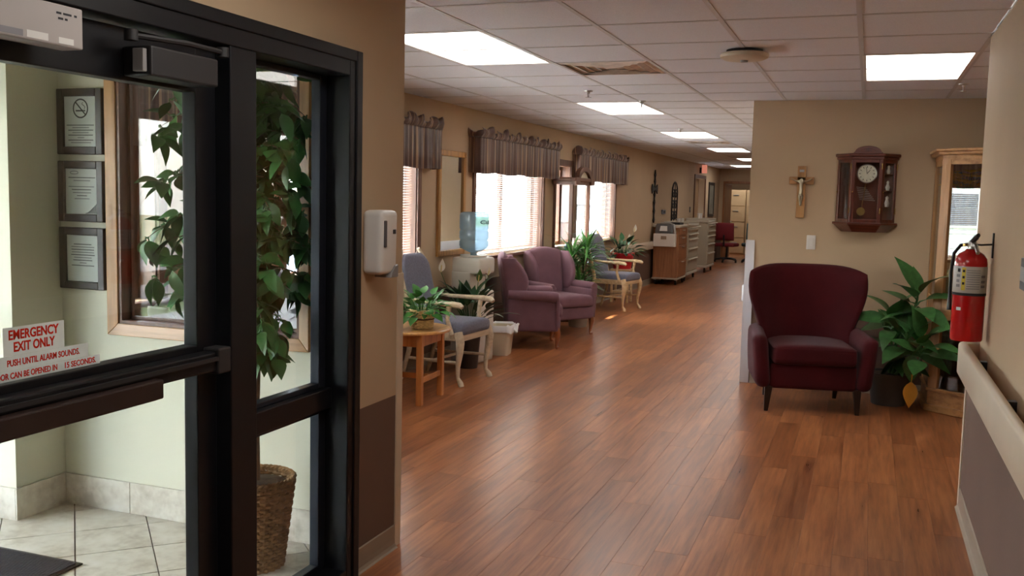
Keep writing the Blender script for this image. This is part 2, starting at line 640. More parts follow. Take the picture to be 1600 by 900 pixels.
def fit_text(me, w, h):
    xs = [v.co.x for v in me.vertices]
    ys = [v.co.y for v in me.vertices]
    for v in me.vertices:
        v.co.x = (v.co.x - min(xs)) / (max(xs) - min(xs)) * w
        v.co.y = (v.co.y - min(ys)) / (max(ys) - min(ys)) * h
    return me
def leaf_mesh(name, L, W, m, fold=0.15, curl=0.3, petiole=0.0, shape=0.8, n=6):
    """one leaf along +Y, upper side +Z, with its stalk from the origin"""
    b = MB()
    vs = []
    for i in range(n + 1):
        t = i / n
        w = W / 2 * math.sin(PI * min(1, t ** shape)) if 0 < i < n else 0.0008
        y = petiole + L * t
        z = -curl * L * t * t
        vs += [(-w, y, z + fold * w), (0, y, z), (w, y, z + fold * w)]
    fs = []
    for i in range(n):
        a = i * 3
        fs += [(a, a + 1, a + 4, a + 3), (a + 1, a + 2, a + 5, a + 4)]
    b.add(vs, fs)
    if petiole > 0:
        b.tube([(0, 0, -0.02 * petiole), (0, petiole * 0.5, 0.01), (0, petiole + L * 0.1, 0)], [W * 0.05 + 0.001, W * 0.04 + 0.001, 0.001], 4)
    me = b.mesh(name, True, 0, 60)
    me.materials.append(m)
    return me
def orient(base, d, up=(0, 0, 1), roll=0.0, s=1.0):
    d = Vector(d).normalized()
    up = Vector(up)
    x = d.cross(up)
    if x.length < 1e-4:
        x = Vector((1, 0, 0))
    x.normalize()
    z = x.cross(d)
    m = Matrix(((x.x, d.x, z.x, base[0]), (x.y, d.y, z.y, base[1]), (x.z, d.z, z.z, base[2]), (0, 0, 0, 1)))
    return m @ Matrix.Rotation(roll, 4, 'Y') @ Matrix.Scale(s, 4)

# ================================================================== THE SETTING
XL, XD, XR = -3.70, -1.87, 0.52      # window wall, entry door wall, right wall
XC = -0.95                            # edge of the clock wall block
YC = 8.30                             # clock wall
YV, YV2 = 3.53, 3.69                  # wall between vestibule and lounge, end of the entry wall
YM, YL2 = 3.57, 3.61                  # its two layers
YR = 5.37                             # end of the right wall
YE = 25.5                             # far end wall
YB = -1.6                             # behind the camera
XREC = 1.62                           # side wall of the recess
G = 0.6096
GX0, GY0 = -0.697, 4.021

def vis(p):
    d = Vector(p) - Vector((0, 0, CAM_H))
    z = d.dot(FWD)
    if z < 0.3: return None
    return 800 + F_PX * d.dot(RGT) / z, 450 - F_PX * d.dot(UPV) / z

# ---- floor: a slab with planks laid on it
fl = struct(MB().box(XL, XREC, YB, YE + 4.5, -0.10, -0.012).build('floor', mat('subfloor', rgb(96, 58, 38), 0.8), None, False))
planks = []
def plank_region(xa, xb, n, ya, yb):
    w = (xb - xa) / n
    for i in range(n):
        y = ya - random.uniform(0, 1.1)
        while y < yb:
            y2 = y + 1.22
            a, b2 = max(y, ya), min(y2, yb)
            if b2 - a > 0.05:
                planks.append((xa + i * w, xa + (i + 1) * w, a, b2))
            y = y2
plank_region(XL, XD, 12, YL2, YE + 4.5)
plank_region(XD, XC, 6, YB, YE + 4.5)
plank_region(XC, XR, 10, YB, YC)
plank_region(XR, XREC, 7, YR, YC)
def apparent(q):
    c = ((q[0] + q[1]) / 2, (q[2] + q[3]) / 2)
    best = 0
    for t in (0.05, 0.5, 0.95):
        y = q[2] + (q[3] - q[2]) * t
        s = vis((c[0], y, 0))
        if s and -40 < s[0] < 1640 and s[1] < 960:
            hid = c[0] < XD and y < 3.9
            if not hid and 1.0 < y:
                best = max(best, 1.0 / (y * y))
    return best
planks.sort(key=lambda q: -apparent(q))
def plank_geo(b, q, g=0.0003):
    x0, x1, y0, y1 = q[0] + g, q[1] - g, q[2] + g, q[3] - g
    c = 0.0006
    b.add([(x0, y0, -0.012), (x1, y0, -0.012), (x1, y1, -0.012), (x0, y1, -0.012),
           (x0, y0, -c), (x1, y0, -c), (x1, y1, -c), (x0, y1, -c),
           (x0 + c, y0 + c, 0), (x1 - c, y0 + c, 0), (x1 - c, y1 - c, 0), (x0 + c, y1 - c, 0)],
          [(0, 1, 5, 4), (1, 2, 6, 5), (2, 3, 7, 6), (3, 0, 4, 7), (4, 5, 9, 8), (5, 6, 10, 9), (6, 7, 11, 10), (7, 4, 8, 11), (8, 9, 10, 11)])
def set_tone(me, per):
    at = me.attributes.new('tone', 'FLOAT_VECTOR', 'FACE')
    for i, d in enumerate(at.data):
        d.vector = per[i // 9]
NB = 290
for q in planks[:NB]:
    b = MB()
    plank_geo(b, q)
    me = bpy.data.meshes.new('floor_plank')
    me.from_pydata(b.v, [], b.f)
    set_tone(me, [(random.random(), random.random(), random.random())])
    me.materials.append(M_PLANK)
    o = bpy.data.objects.new('floor_plank', me)
    C.objects.link(o)
    o.parent = fl
b = MB()
for q in planks[NB:]:
    plank_geo(b, q)
me = bpy.data.meshes.new('far_planks')
me.from_pydata(b.v, [], b.f)
set_tone(me, [(random.random(), random.random(), random.random()) for q in planks[NB:]])
me.materials.append(M_PLANK)
o = bpy.data.objects.new('plank_field', me)
C.objects.link(o)
o.parent = fl
o['kind'] = 'stuff'

# ---- walls
def wall_x(name, x0, x1, ya, yb, z1, holes, m):
    """wall across X with rectangular holes (y0,y1,z0,z1), sorted along Y"""
    b = MB()
    y = ya
    for (h0, h1, z0, zt) in sorted(holes):
        if h0 > y: b.box(x0, x1, y, h0, 0, z1)
        if z0 > 0: b.box(x0, x1, h0, h1, 0, z0)
        if zt < z1: b.box(x0, x1, h0, h1, zt, z1)
        y = h1
    if yb > y: b.box(x0, x1, y, yb, 0, z1)
    return struct(b.build(name, m, None, False))
WIN = {1: (3.70, 4.30, 0.92, 1.95), 2: (5.55, 7.56, 0.92, 1.95), 3: (8.88, 10.98, 0.92, 1.95), 4: (11.50, 12.12, 0.92, 1.95), 5: (12.42, 14.48, 0.92, 1.95)}
D2 = (21.7, 23.1, 0.0, 2.05)
wall_x('wall_left', XL - 0.20, XL, YL2, YE, CEIL, [WIN[k] for k in WIN] + [D2], M_WALL)
FR_Y0, FR_Y1, FR_Z = 1.36, 3.27, 2.06
wall_x('wall_entry', XD - 0.13, XD, YB, YV, CEIL, [(FR_Y0, FR_Y1, 0, FR_Z)], M_WALL)
# wall between the vestibule and the lounge; its end faces the corridor
VW = (-3.255, -2.275, 0.905, 2.14)
b = MB()


b.box(XL + 0.1, VW[0], YV, YM, 0, CEIL).box(VW[1], XD - 0.131, YV, YM, 0, CEIL)
b.box(VW[0], VW[1], YV, YM, 0, VW[2]).box(VW[0], VW[1], YV, YM, VW[3], CEIL)
wv = struct(b.build('wall_vestibule', M_VEST, None, False))
b = MB()
b.box(XL, VW[0], YM, YL2, 0, CEIL).box(VW[1], XD - 0.131, YM, YL2, 0, CEIL)
b.box(VW[0], VW[1], YM, YL2, 0, VW[2]).box(VW[0], VW[1], YM, YL2, VW[3], CEIL)
b.box(XD - 0.13, XD, YV, YV2, 0, CEIL)
struct(b.build('wall_lounge', M_WALL, None, False))
# vestibule side wall with the opening to the street side
wall_x('wall_vestibule_side', XL - 0.55, XL + 0.1, YB, YM, CEIL, [(0.55, 3.24, 0, 2.12)], M_VEST)
struct(MB().box(XL - 0.6, XD - 0.13, YB - 0.1, YB, 0, CEIL).build('wall_vestibule_end', M_VEST, None, False))
struct(MB().box(XL - 0.6, XD - 0.13, YB, YV, CEIL, CEIL + 0.06).build('ceiling_vestibule', M_VEST, None, False))
# right side: corridor wall, recess, clock wall block
struct(MB().box(XR, XR + 0.15, YB, YR, 0, CEIL).build('wall_right', M_WALLR, None, False))
struct(MB().box(XR + 0.15, XREC, YR - 0.12, YR, 0, CEIL).build('wall_recess_near', M_WALLR, None, False))
struct(MB().box(XREC, XREC + 0.12, YR - 0.12, YC, 0, CEIL).build('wall_recess_side', M_WALL, None, False))
struct(MB().box(XC, XREC + 0.12, YC, YE, 0, CEIL).build('wall_clock', M_WALL, None, False))
struct(MB().box(XD - 0.131, XR + 0.15, YB - 0.1, YB, 0, CEIL).build('wall_behind', M_WALL, None, False))
# far end wall with a wide doorway and the lit room behind it
b = MB()
b.box(XL - 0.8, -3.56, YE, YE + 0.12, 0, CEIL).box(-3.56, -1.6, YE, YE + 0.12, 2.0, CEIL).box(-1.6, XC, YE, YE + 0.12, 0, CEIL)
struct(b.build('wall_end', M_WALL, None, False))
M_FAR = mat('far_room_paint', rgb(188, 164, 134), 0.8, var=0.03)
struct(MB().box(XL - 0.8, XC, YE + 4.4, YE + 4.5, 0, CEIL).build('wall_far_room', M_FAR, None, False))
struct(MB().box(XL - 0.8, XL - 0.7, YE + 0.12, YE + 4.4, 0, CEIL).build('wall_far_room_left', M_FAR, None, False))
struct(MB().box(XL - 0.8, XL, YE, YE + 4.5, -0.10, 0.0).build('floor_far_room', mat('far_floor', rgb(162, 102, 62), 0.4), None, False))
struct(MB().box(XC, XC + 0.1, YE + 0.001, YE + 4.5, 0, CEIL).build('wall_far_room_right', M_FAR, None, False))
# doorway casing of the far room
b = MB()
b.box(-3.60, -3.55, YE - 0.02, YE + 0.14, 0, 2.06).box(-3.55, -1.6, YE - 0.02, YE + 0.14, 2.0, 2.06)
struct(b.build('trim_1', wood('door_casing', rgb(116, 70, 40), rgb(160, 104, 62), 2, 0.4, 0.2), None, False, 0.004))

d4 = sempty('door_4', (-3.545, YE + 0.15, 0))
d4.rotation_euler = (0, 0, R(-2))
MB().box(-0.045, 0.0, 0.0, 0.86, 0.008, 1.99).build('door_leaf', wood('far_door_leaf', rgb(128, 78, 44), rgb(170, 112, 68), 2, 0.4, 0.2), d4, False, 0.003)
MB().tube([(0.0, 0.79, 1.0), (0.05, 0.79, 1.0), (0.055, 0.70, 1.0)], 0.01, 8).build('handle', M_STEEL, d4)

# ---- ceiling: backing slab, T-bar grid, lay-in tiles
ce = struct(MB().box(XL - 0.8, XREC + 0.12, YB - 0.1, YE + 4.5, CEIL + 0.062, CEIL + 0.16).build('ceiling', mat('plenum', rgb(120, 112, 104), 0.9), None, False))
LIGHTS = [(-3, 1), (-3, 7), (-3, 13), (-3, 19), (-3, 25), (-4, 31), (1, 3)]
HIDDEN_LIGHTS = [(-1, -4), (-5, 38)]  # first panel is an added, unseen lamp that brightens the entry wall
VENTS = [(-2, 3), (-3, 16)]
taken = set()
for i, j in LIGHTS + HIDDEN_LIGHTS:
    taken |= {(i, j), (i, j + 1)}
taken |= set(VENTS)
def tile_ok(i, j):
    x, y = GX0 + (i + 0.5) * G, GY0 + (j + 0.5) * G
    x0, x1, y0, y1 = x - G / 2, x + G / 2, y - G / 2, y + G / 2
    def hit(a, b2, c, d): return x1 > a + 0.03 and x0 < b2 - 0.03 and y1 > c + 0.03 and y0 < d - 0.03
    return hit(XL, XD, YV2, YE) or hit(XD, XC, YB, YE) or hit(XC, XR, YB, YC) or hit(XR, XREC, YR, YC) or hit(XL - 0.7, XC, YE, YE + 4.4)
tb = MB()
e = 0.011
tb.add([(-G/2 + e, -G/2 + e, 0.002), (G/2 - e, -G/2 + e, 0.002), (G/2 - e, G/2 - e, 0.002), (-G/2 + e, G/2 - e, 0.002),
        (-G/2 + e/4, -G/2 + e/4, 0.008), (G/2 - e/4, -G/2 + e/4, 0.008), (G/2 - e/4, G/2 - e/4, 0.008), (-G/2 + e/4, G/2 - e/4, 0.008),
        (-G/2 + e/4, -G/2 + e/4, 0.022), (G/2 - e/4, -G/2 + e/4, 0.022), (G/2 - e/4, G/2 - e/4, 0.022), (-G/2 + e/4, G/2 - e/4, 0.022)],
       [(0, 3, 2, 1), (0, 1, 5, 4), (1, 2, 6, 5), (2, 3, 7, 6), (3, 0, 4, 7), (4, 5, 9, 8), (5, 6, 10, 9), (6, 7, 11, 10), (7, 4, 8, 11), (8, 9, 10, 11)])
tile_me = tb.mesh('ceiling_tile', False)
tile_me.materials.append(M_TILE_C)
def at(i, j):
    return GX0 + i * G, GY0 + j * G
ni, nj = range(-7, 4), range(-10, 43)
for i in ni:
    for j in nj:
        if tile_ok(i, j) and (i, j) not in taken:
            x, y = at(i + 0.5, j + 0.5)
            sc = Matrix.Identity(4)
            inst('ceiling_tile', tile_me, ce, Matrix.Translation((x, y, CEIL)))
for i in range(-4, 4):
    x = GX0 + i * G
    ya, yb = (YV2, YE + 4.4) if x < XD else ((YB, YE + 4.4) if x < XC else ((YB, YC) if x < XR - 0.02 else (YR, YC)))
    MB().box(x - 0.012, x + 0.012, ya, yb, CEIL - 0.001, CEIL + 0.002).box(x - 0.003, x + 0.003, ya, yb, CEIL + 0.002, CEIL + 0.04).build('grid_bar', M_GRID, ce, False)
for j in range(-9, 43):
    y = GY0 + j * G
    if y > YE + 4.2 or y < YB: continue
    xa = XL if y > YV2 else XD
    xb = XC if y > YC else (XREC if y > YR else XR)
    MB().box(xa, xb, y - 0.012, y + 0.012, CEIL - 0.0007, CEIL + 0.0018).box(xa, xb, y - 0.003, y + 0.003, CEIL + 0.0018, CEIL + 0.038).build('grid_bar', M_GRID, ce, False)

# ---- baseboards (vinyl cove base) and corner guards
def cove(name, pts, nrm, m=M_BASE, h=0.10):
    """cove base along a straight run pts=(a,b) with outward normal nrm"""
    a, b2 = Vector((*pts[0], 0)), Vector((*pts[1], 0))
    n = Vector((*nrm, 0))
    prof = [(0.0, 0.0), (0.022, 0.0), (0.014, 0.006), (0.008, 0.018), (0.006, 0.04), (0.006, h - 0.003), (0.003, h), (0.0, h)]
    rings = [[p + n * d + Vector((0, 0, z)) for d, z in prof] for p in (a, b2)]
    return struct(MB().loft(rings).build(name, m, None, False))
cove('baseboard_entry', ((XD, FR_Y1 + 0.004), (XD, YV2 - 0.048)), (1, 0))
cove('baseboard_right', ((XR, YB), (XR, YR - 0.05)), (-1, 0))
cove('baseboard_clock', ((XC + 0.07, YC), (XREC, YC)), (0, -1))
cove('baseboard_left', ((XL, YV2), (XL, 21.6)), (1, 0))
cove('baseboard_recess', ((XREC, YR), (XREC, YC)), (-1, 0))
def corner_guard(n, x, y, sx, sy, h, m, w=0.05, t=0.004, z0=0.0):
    """L-shaped guard wrapped on a corner at (x,y); the solid lies towards (sx,sy)"""
    poly = [(x - sx * t, y - sy * t), (x + sx * w, y - sy * t), (x + sx * w, y), (x, y), (x, y + sy * w), (x - sx * t, y + sy * w)]
    return struct(MB().prism(poly, 2, z0, h).build('trim_%d' % n, m, None, False))
corner_guard(2, XD, YV2, -1, -1, 1.20, M_CREAM, 0.045, 0.006)
corner_guard(3, XC, YC, 1, 1, 1.22, M_GUARD, 0.062, 0.012)
corner_guard(4, XR, YR, 1, -1, 1.20, M_CREAM, 0.045, 0.006)

# ---- windows of the left wall (brown casings, sashes, panes)
def window_x(n, y0, y1, z0, z1, mid=True, casing=0.07):
    w = sempty('window_%d' % n, (XL, (y0 + y1) / 2, z0))
    ox, oy, oz = XL, (y0 + y1) / 2, z0
    hw, h = (y1 - y0) / 2, z1 - z0
    b = MB()
    c = casing
    b.box(0.0, 0.018, -hw - c, -hw, -0.02, h + c).box(0.0, 0.018, hw, hw + c, -0.02, h + c).box(0.0, 0.018, -hw, hw, h, h + c)
    b.build('casing', M_BROWNW, w, False, 0.003)
    MB().box(-0.19, 0.045, -hw - c - 0.02, hw + c + 0.02, -0.035, -0.001).build('window_sill', M_BROWNWY, w, False, 0.004)
    b = MB()
    t = 0.012
    b.box(-0.198, 0.0, -hw, -hw + t, 0, h).box(-0.198, 0.0, hw - t, hw, 0, h).box(-0.198, 0.0, -hw + t, hw - t, h - t, h)
    b.build('jamb', M_BROWNW, w, False)
    b = MB()
    s = 0.045
    cols = [(-hw + t, 0.0), (0.0, hw - t)] if mid else [(-hw + t, hw - t)]
    for (a, d) in cols:
        b = MB()
        b.box(-0.16, -0.12, a, a + s, 0, h - t).box(-0.16, -0.12, d - s, d, 0, h - t).box(-0.16, -0.12, a + s, d - s, 0, s).box(-0.16, -0.12, a + s, d - s, h - t - s, h - t)
        sa = b.build('sash', M_BROWNW, w, False, 0.003)
        MB().box(-0.143, -0.137, a + s - 0.004, d - s + 0.004, s - 0.004, h - t - s + 0.004).build('pane', M_GLASS, w, False)
    return w
window_x(1, *WIN[1], mid=False)
window_x(2, *WIN[2])
window_x(3, *WIN[3])
window_x(4, *WIN[4], mid=False)
window_x(5, *WIN[5])
# ---- vestibule window (oak frame, brown reveal)
wv5 = sempty('window_6', ((VW[0] + VW[1]) / 2, YV, VW[2]))
hw, h = (VW[1] - VW[0]) / 2, VW[3] - VW[2]
c = 0.055
b = MB()
b.add([(-hw - c, 0, -c), (-hw, 0, 0), (-hw, 0, h), (-hw - c, 0, h + c), (-hw - c, -0.022, -c), (-hw, -0.012, 0), (-hw, -0.012, h), (-hw - c, -0.022, h + c)],
      [(0, 1, 2, 3), (7, 6, 5, 4), (0, 4, 5, 1), (1, 5, 6, 2), (2, 6, 7, 3), (3, 7, 4, 0)])
b.build('casing', M_OAK, wv5, False, 0.003)
b = MB()
b.add([(hw + c, 0, -c), (hw, 0, 0), (hw, 0, h), (hw + c, 0, h + c), (hw + c, -0.022, -c), (hw, -0.012, 0), (hw, -0.012, h), (hw + c, -0.022, h + c)],
      [(3, 2, 1, 0), (4, 5, 6, 7), (1, 5, 4, 0), (2, 6, 5, 1), (3, 7, 6, 2), (0, 4, 7, 3)])
b.build('casing', M_OAK, wv5, False, 0.003)
for z, s in ((0, -1), (h, 1)):
    MB().add([(-hw - c, 0, z + s * c), (hw + c, 0, z + s * c), (hw, 0, z), (-hw, 0, z), (-hw - c, -0.022, z + s * c), (hw + c, -0.022, z + s * c), (hw, -0.012, z), (-hw, -0.012, z)],
             [(0, 1, 2, 3), (4, 5, 6, 7), (0, 1, 5, 4), (1, 2, 6, 5), (2, 3, 7, 6), (3, 0, 4, 7)]).build('casing', M_OAKX, wv5, False, 0.003)
b = MB()
b.box(-hw, -hw + 0.015, -0.004, 0.084, 0, h).box(hw - 0.015, hw, -0.004, 0.084, 0, h).box(-hw + 0.015, hw - 0.015, -0.004, 0.084, h - 0.015, h).box(-hw + 0.015, hw - 0.015, -0.004, 0.084, 0, 0.015)
b.build('jamb', M_BROWNW, wv5, False)
b = MB()
for (a0, a1, z0, z1) in ((-hw + .015, -hw + .027, .015, h - .015), (hw - .027, hw - .015, .015, h - .015), (-hw + .027, hw - .027, .015, .03), (-hw + .027, hw - .027, h - .03, h - .015)):
    b.box(a0, a1, 0.052, 0.072, z0, z1)
b.build('glazing_bead', M_BROWNW, wv5, False, 0.002)
MB().box(-hw + 0.02, hw - 0.02, 0.059, 0.065, 0.02, h - 0.02).build('pane', M_GLASS, wv5, False)

# ---- entry storefront: frame with sidelight, and the door leaf
sf = sempty('window_7', (XD, 2.9, 0))
def S(b, x0, x1, y0, y1, z0, z1):
    return b.box(x0 - XD, x1 - XD, y0 - 2.9, y1 - 2.9, z0, z1)
fx0, fx1 = -2.005, -1.845
S(MB(), fx0, fx1, 3.195, FR_Y1, 0, FR_Z).build('jamb_post', M_BLACK, sf, False, 0.004)
S(MB(), fx0, fx1, 2.475, 2.61, 0, FR_Z - 0.085).build('mullion', M_BLACK, sf, False, 0.004)
S(MB(), fx0, fx1, FR_Y0, 3.195, FR_Z - 0.085, FR_Z).build('head', M_BLACK, sf, False, 0.004)
S(MB(), fx0, fx1, FR_Y0, FR_Y0 + 0.085, 0, FR_Z - 0.085).build('jamb_post', M_BLACK, sf, False, 0.004)
S(MB(), fx0, fx1, 2.61, 3.195, 0, 0.06).build('sill', M_BLACK, sf, False, 0.004)
S(MB(), -1.995, -1.915, 2.61, 3.195, 0.705, 0.785).build('mid_rail', M_BLACK, sf, False, 0.004)
M_STOP = mat('bronze_stop', rgb(44, 48, 58), 0.3, metal=0.5, var=0.1)
b = MB()
for (a0, a1) in ((0.06, 0.705), (0.785, FR_Z - 0.085)):
    S(b, -1.985, -1.945, 3.15, 3.195, a0, a1)
    S(b, -1.985, -1.945, 2.61, 2.635, a0, a1)
    S(b, -1.985, -1.945, 2.635, 3.15, a0, a0 + 0.02)
    S(b, -1.985, -1.945, 2.635, 3.15, a1 - 0.02, a1)
b.build('glazing_stop', M_STOP, sf, False, 0.003)
for (a0, a1) in ((0.06, 0.705), (0.785, FR_Z - 0.085)):
    S(MB(), -1.968, -1.962, 2.625, 3.16, a0 + 0.01, a1 - 0.01).build('pane', M_GLASS, sf, False)
# raised moulding around the outside of the frame
b = MB()
S(b, -1.87, -1.838, 3.238, FR_Y1 + 0.012, 0, FR_Z + 0.012)
S(b, -1.87, -1.838, FR_Y0, 3.238, FR_Z - 0.03, FR_Z + 0.012)
b.build('frame_moulding', M_BLACK, sf, False, 0.004)

dr = sempty('door_1', (XD, 2.46, 0))
def D(b, x0, x1, y0, y1, z0, z1):
    return b.box(x0 - XD, x1 - XD, y0 - 2.46, y1 - 2.46, z0, z1)
dx0, dx1 = -1.945, -1.895
D(MB(), dx0, dx1, 2.375, 2.468, 0.012, 1.965).build('stile', M_BLACK, dr, False, 0.003)
D(MB(), dx0, dx1, 1.452, 1.55, 0.012, 1.965).build('stile', M_BLACK, dr, False, 0.003)
D(MB(), dx0, dx1, 1.55, 2.375, 1.825, 1.965).build('top_rail', M_BLACK, dr, False, 0.003)
D(MB(), dx0, dx1, 1.55, 2.375, 0.975, 1.065).build('mid_rail', M_BLACK, dr, False, 0.003)
D(MB(), dx0, dx1, 1.55, 2.375, 0.012, 0.20).build('bottom_rail', M_BLACK, dr, False, 0.003)
for (a0, a1) in ((1.065, 1.825), (0.20, 0.975)):
    D(MB(), -1.923, -1.917, 1.54, 2.385, a0 - 0.01, a1 + 0.01).build('pane', M_GLASS, dr, False)
pb = D(MB(), -1.895, -1.845, 1.47, 2.44, 0.985, 1.045).build('push_bar', M_BLACK, dr, False, 0.006)
pt = D(MB(), -1.845, -1.812, 1.47, 2.13, 0.955, 1.01)
D(pt, -1.895, -1.84, 1.47, 2.14, 0.945, 0.99)
ptb = pt.build('touch_bar', M_BROWNBAR, pb, False, 0.005)
D(MB(), -1.845, -1.836, 1.47, 2.44, 1.018, 1.03).build('bar_groove', M_DARK, pb, False)
D(MB(), -1.895, -1.835, 2.40, 2.462, 0.975, 1.055).build('end_cap', M_DARK, pb, False, 0.006)
# closer on the top rail
cl = D(MB(), -1.895, -1.80, 2.08, 2.36, 1.835, 1.915).build('door_closer', M_DARK, dr, False, 0.006)
D(MB(), -1.845, -1.81, 2.06, 2.075, 1.845, 1.905).build('closer_plate', M_GREYP, cl, False, 0.002)
b = MB()
b.tube([(-1.83 - XD, 2.04 - 2.46, 1.935), (-1.80 - XD, 2.22 - 2.46, 1.94), (-1.83 - XD, 2.42 - 2.46, 1.945)], 0.008, 8)
b.lathe([(0.018, -0.014), (0.018, 0.014)], 14, (-1.83 - XD, 2.04 - 2.46, 1.935)).lathe([(0.018, -0.014), (0.018, 0.014)], 14, (-1.83 - XD, 2.42 - 2.46, 1.945))
b.build('closer_arm', M_DARK, cl)
# grey box of the magnetic lock on the frame head
ml = thing('door_alarm_box', 'off-white door alarm box with stickers on black door head', 'alarm box', (-1.81, 1.66, 1.862))
MB().box(-0.035, 0.03, -0.19, 0.165, 0, 0.095).build('housing', mat('alarm_grey', rgb(176, 170, 166), 0.5, var=0.03), ml, False, 0.004)
for (y0, y1, z0, z1, m) in ((-0.16, -0.09, 0.006, 0.022, M_PAPER), (-0.08, -0.01, 0.006, 0.02, M_INKL), (0.0, 0.06, 0.006, 0.022, M_PAPER), (0.09, 0.135, 0.006, 0.02, M_PAPER)):
    MB().box(0.0297, 0.0307, y0, y1, z0, z1).build('sticker', m, ml, False)
b = MB()
for (y0, y1, z0) in ((0.085, 0.10, .072), (0.105, 0.13, .072), (0.09, 0.105, .06), (0.11, 0.118, .06), (0.138, 0.146, .072)):
    b.box(0.0297, 0.0304, y0, y1, z0, z0 + 0.005)
b.build('print', M_INK, ml, False)

# ---- vestibule floor of diagonal stone tiles and tile skirting
vf = struct(MB().box(XL - 0.55, XD - 0.13, YB, YV, -0.10, -0.012).build('floor_vestibule', M_GROUT, None, False))
def clip(poly, a, bnd, keep):
    out = []
    for i in range(len(poly)):
        p, q = poly[i], poly[(i + 1) % len(poly)]
        ip, iq = keep * (p[a] - bnd) >= 0, keep * (q[a] - bnd) >= 0
        if ip: out.append(p)
        if ip != iq:
            t = (bnd - p[a]) / (q[a] - p[a])
            out.append((p[0] + (q[0] - p[0]) * t, p[1] + (q[1] - p[1]) * t))
    return out
TS = 0.305
s2 = math.sqrt(0.5)
for i in range(-24, 24):
    for j in range(-24, 24):
        # grid anchored on the joint through (-3.52, 3.50) running towards (-2.87, 2.85)
        def W(u, v): return (-3.52 + (u * s2 + v * s2), 3.50 + (-u * s2 + v * s2))
        g = 0.0025
        q = [W(i * TS + g + 0.08, j * TS + g), W((i + 1) * TS - g + 0.08, j * TS + g), W((i + 1) * TS - g + 0.08, (j + 1) * TS - g), W(i * TS + g + 0.08, (j + 1) * TS - g)]
        for a, bd, k in ((0, XL - 0.5, 1), (0, XD - 0.135, -1), (1, 1.2, 1), (1, YV, -1)):
            q = clip(q, a, bd, k)
            if len(q) < 3: break
        if len(q) < 3: continue
        if max(p[0] for p in q) < XL + 0.1 and max(p[1] for p in q) > 3.24:
            q = clip(q, 1, 3.24, -1)
            if len(q) < 3: continue
        MB().prism(q, 2, -0.012, -random.uniform(0.0, 0.0008)).build('floor_tile', M_STONE, vf, False)
vb = MB()
skb = struct(MB().box(XL + 0.1, XD - 0.131, YV - 0.004, YV, 0, 0.148).build('baseboard_vestibule', M_GROUT, None, False))
x = XL + 0.1
k = 0
while x < XD - 0.14:
    x2 = min(x + (0.40 if k == 0 else 0.33), XD - 0.132)
    MB().box(x + 0.0015, x2 - 0.0015, YV - 0.013, YV - 0.004, 0, 0.15).build('skirting_tile', M_STONE, skb, False, 0.001)
    x = x2
    k += 1
skb2 = struct(MB().box(XL + 0.1, XL + 0.104, 3.24, YV - 0.013, 0, 0.148).build('baseboard_vestibule_side', M_GROUT, None, False))
MB().box(XL + 0.104, XL + 0.113, 3.2285, YV - 0.0135, 0, 0.15).build('skirting_tile', M_STONE, skb2, False, 0.001)
MB().box(XL - 0.2, XL + 0.103, 3.228, 3.24, 0, 0.15).build('skirting_tile', M_STONE, skb2, False, 0.001)

# ---- added unseen outer doors, their glass tinted to dim the vestibule
d3 = sempty('added_door_3', (XL - 0.42, 1.895, 0))
M_TINT = glass('dimming_tint_glass', (0.72, 0.735, 0.74, 1), 0.045)
for (a0, a1, z0, z1, nm) in ((-1.345, -1.27, 0, 2.12, 'jamb_post'), (1.27, 1.345, 0, 2.12, 'jamb_post'), (-1.27, 1.27, 2.04, 2.12, 'head')):
    MB().box(-0.05, 0.05, a0, a1, z0, z1).build(nm, M_BLACK, d3, False, 0.004)
for s_ in (-1, 1):
    y0, y1 = (0.005, 1.265) if s_ > 0 else (-1.265, -0.005)
    for (a0, a1, z0, z1, nm) in ((y0, y0 + .07, .01, 2.035, 'stile'), (y1 - .07, y1, .01, 2.035, 'stile'), (y0 + .07, y1 - .07, .01, .16, 'bottom_rail'), (y0 + .07, y1 - .07, 1.95, 2.035, 'top_rail'), (y0 + .07, y1 - .07, 0.95, 1.03, 'mid_rail')):
        MB().box(-0.022, 0.022, a0, a1, z0, z1).build(nm, M_BLACK, d3, False, 0.003)
    for (z0, z1) in ((.15, .96), (1.02, 1.96)):
        MB().box(-0.003, 0.003, y0 + .065, y1 - .065, z0, z1).build('pane', M_TINT, d3, False)

# ---- far doorway in the left wall: casing and a closed door set back
d2 = sempty('door_2', (XL, 22.4, 0))
b = MB()
b.box(0.0, 0.02, -0.78, -0.70, 0, 2.13).box(0.0, 0.02, 0.70, 0.78, 0, 2.13).box(0.0, 0.02, -0.70, 0.70, 2.05, 2.13)
b.build('casing', M_BROWNW, d2, False, 0.004)
MB().box(-0.19, -0.14, -0.695, 0.695, 0.005, 2.045).build('door_leaf', wood('door_leaf', rgb(122, 92, 62), rgb(158, 124, 88), 2, 0.5, 0.1), d2, False, 0.004)
MB().tube([(-0.14, -0.6, 1.0), (-0.09, -0.6, 1.0), (-0.08, -0.5, 1.0)], 0.01, 8).build('handle', M_STEEL, d2)

# ---- outdoors: ground, walk, lawn, street, houses, cars, trees
M_CONC = mat('concrete', rgb(204, 202, 198), 0.9, var=0.08, scale=2)
M_ASPH = mat('asphalt', rgb(110, 110, 112), 0.9, var=0.1, scale=4)
M_GRASS = mat('grass', rgb(98, 112, 70), 0.95, var=0.25, scale=3)
struct(MB().box(-70, XL - 0.2, -40, 70, -0.35, -0.14).build('ground', M_GRASS, None, False))
struct(MB().box(-8.4, XL - 0.2, -40, 70, -0.14, -0.06).build('ground_walk', M_CONC, None, False))
struct(MB().box(-19, -9.5, -40, 70, -0.14, -0.10).build('ground_street', M_ASPH, None, False))

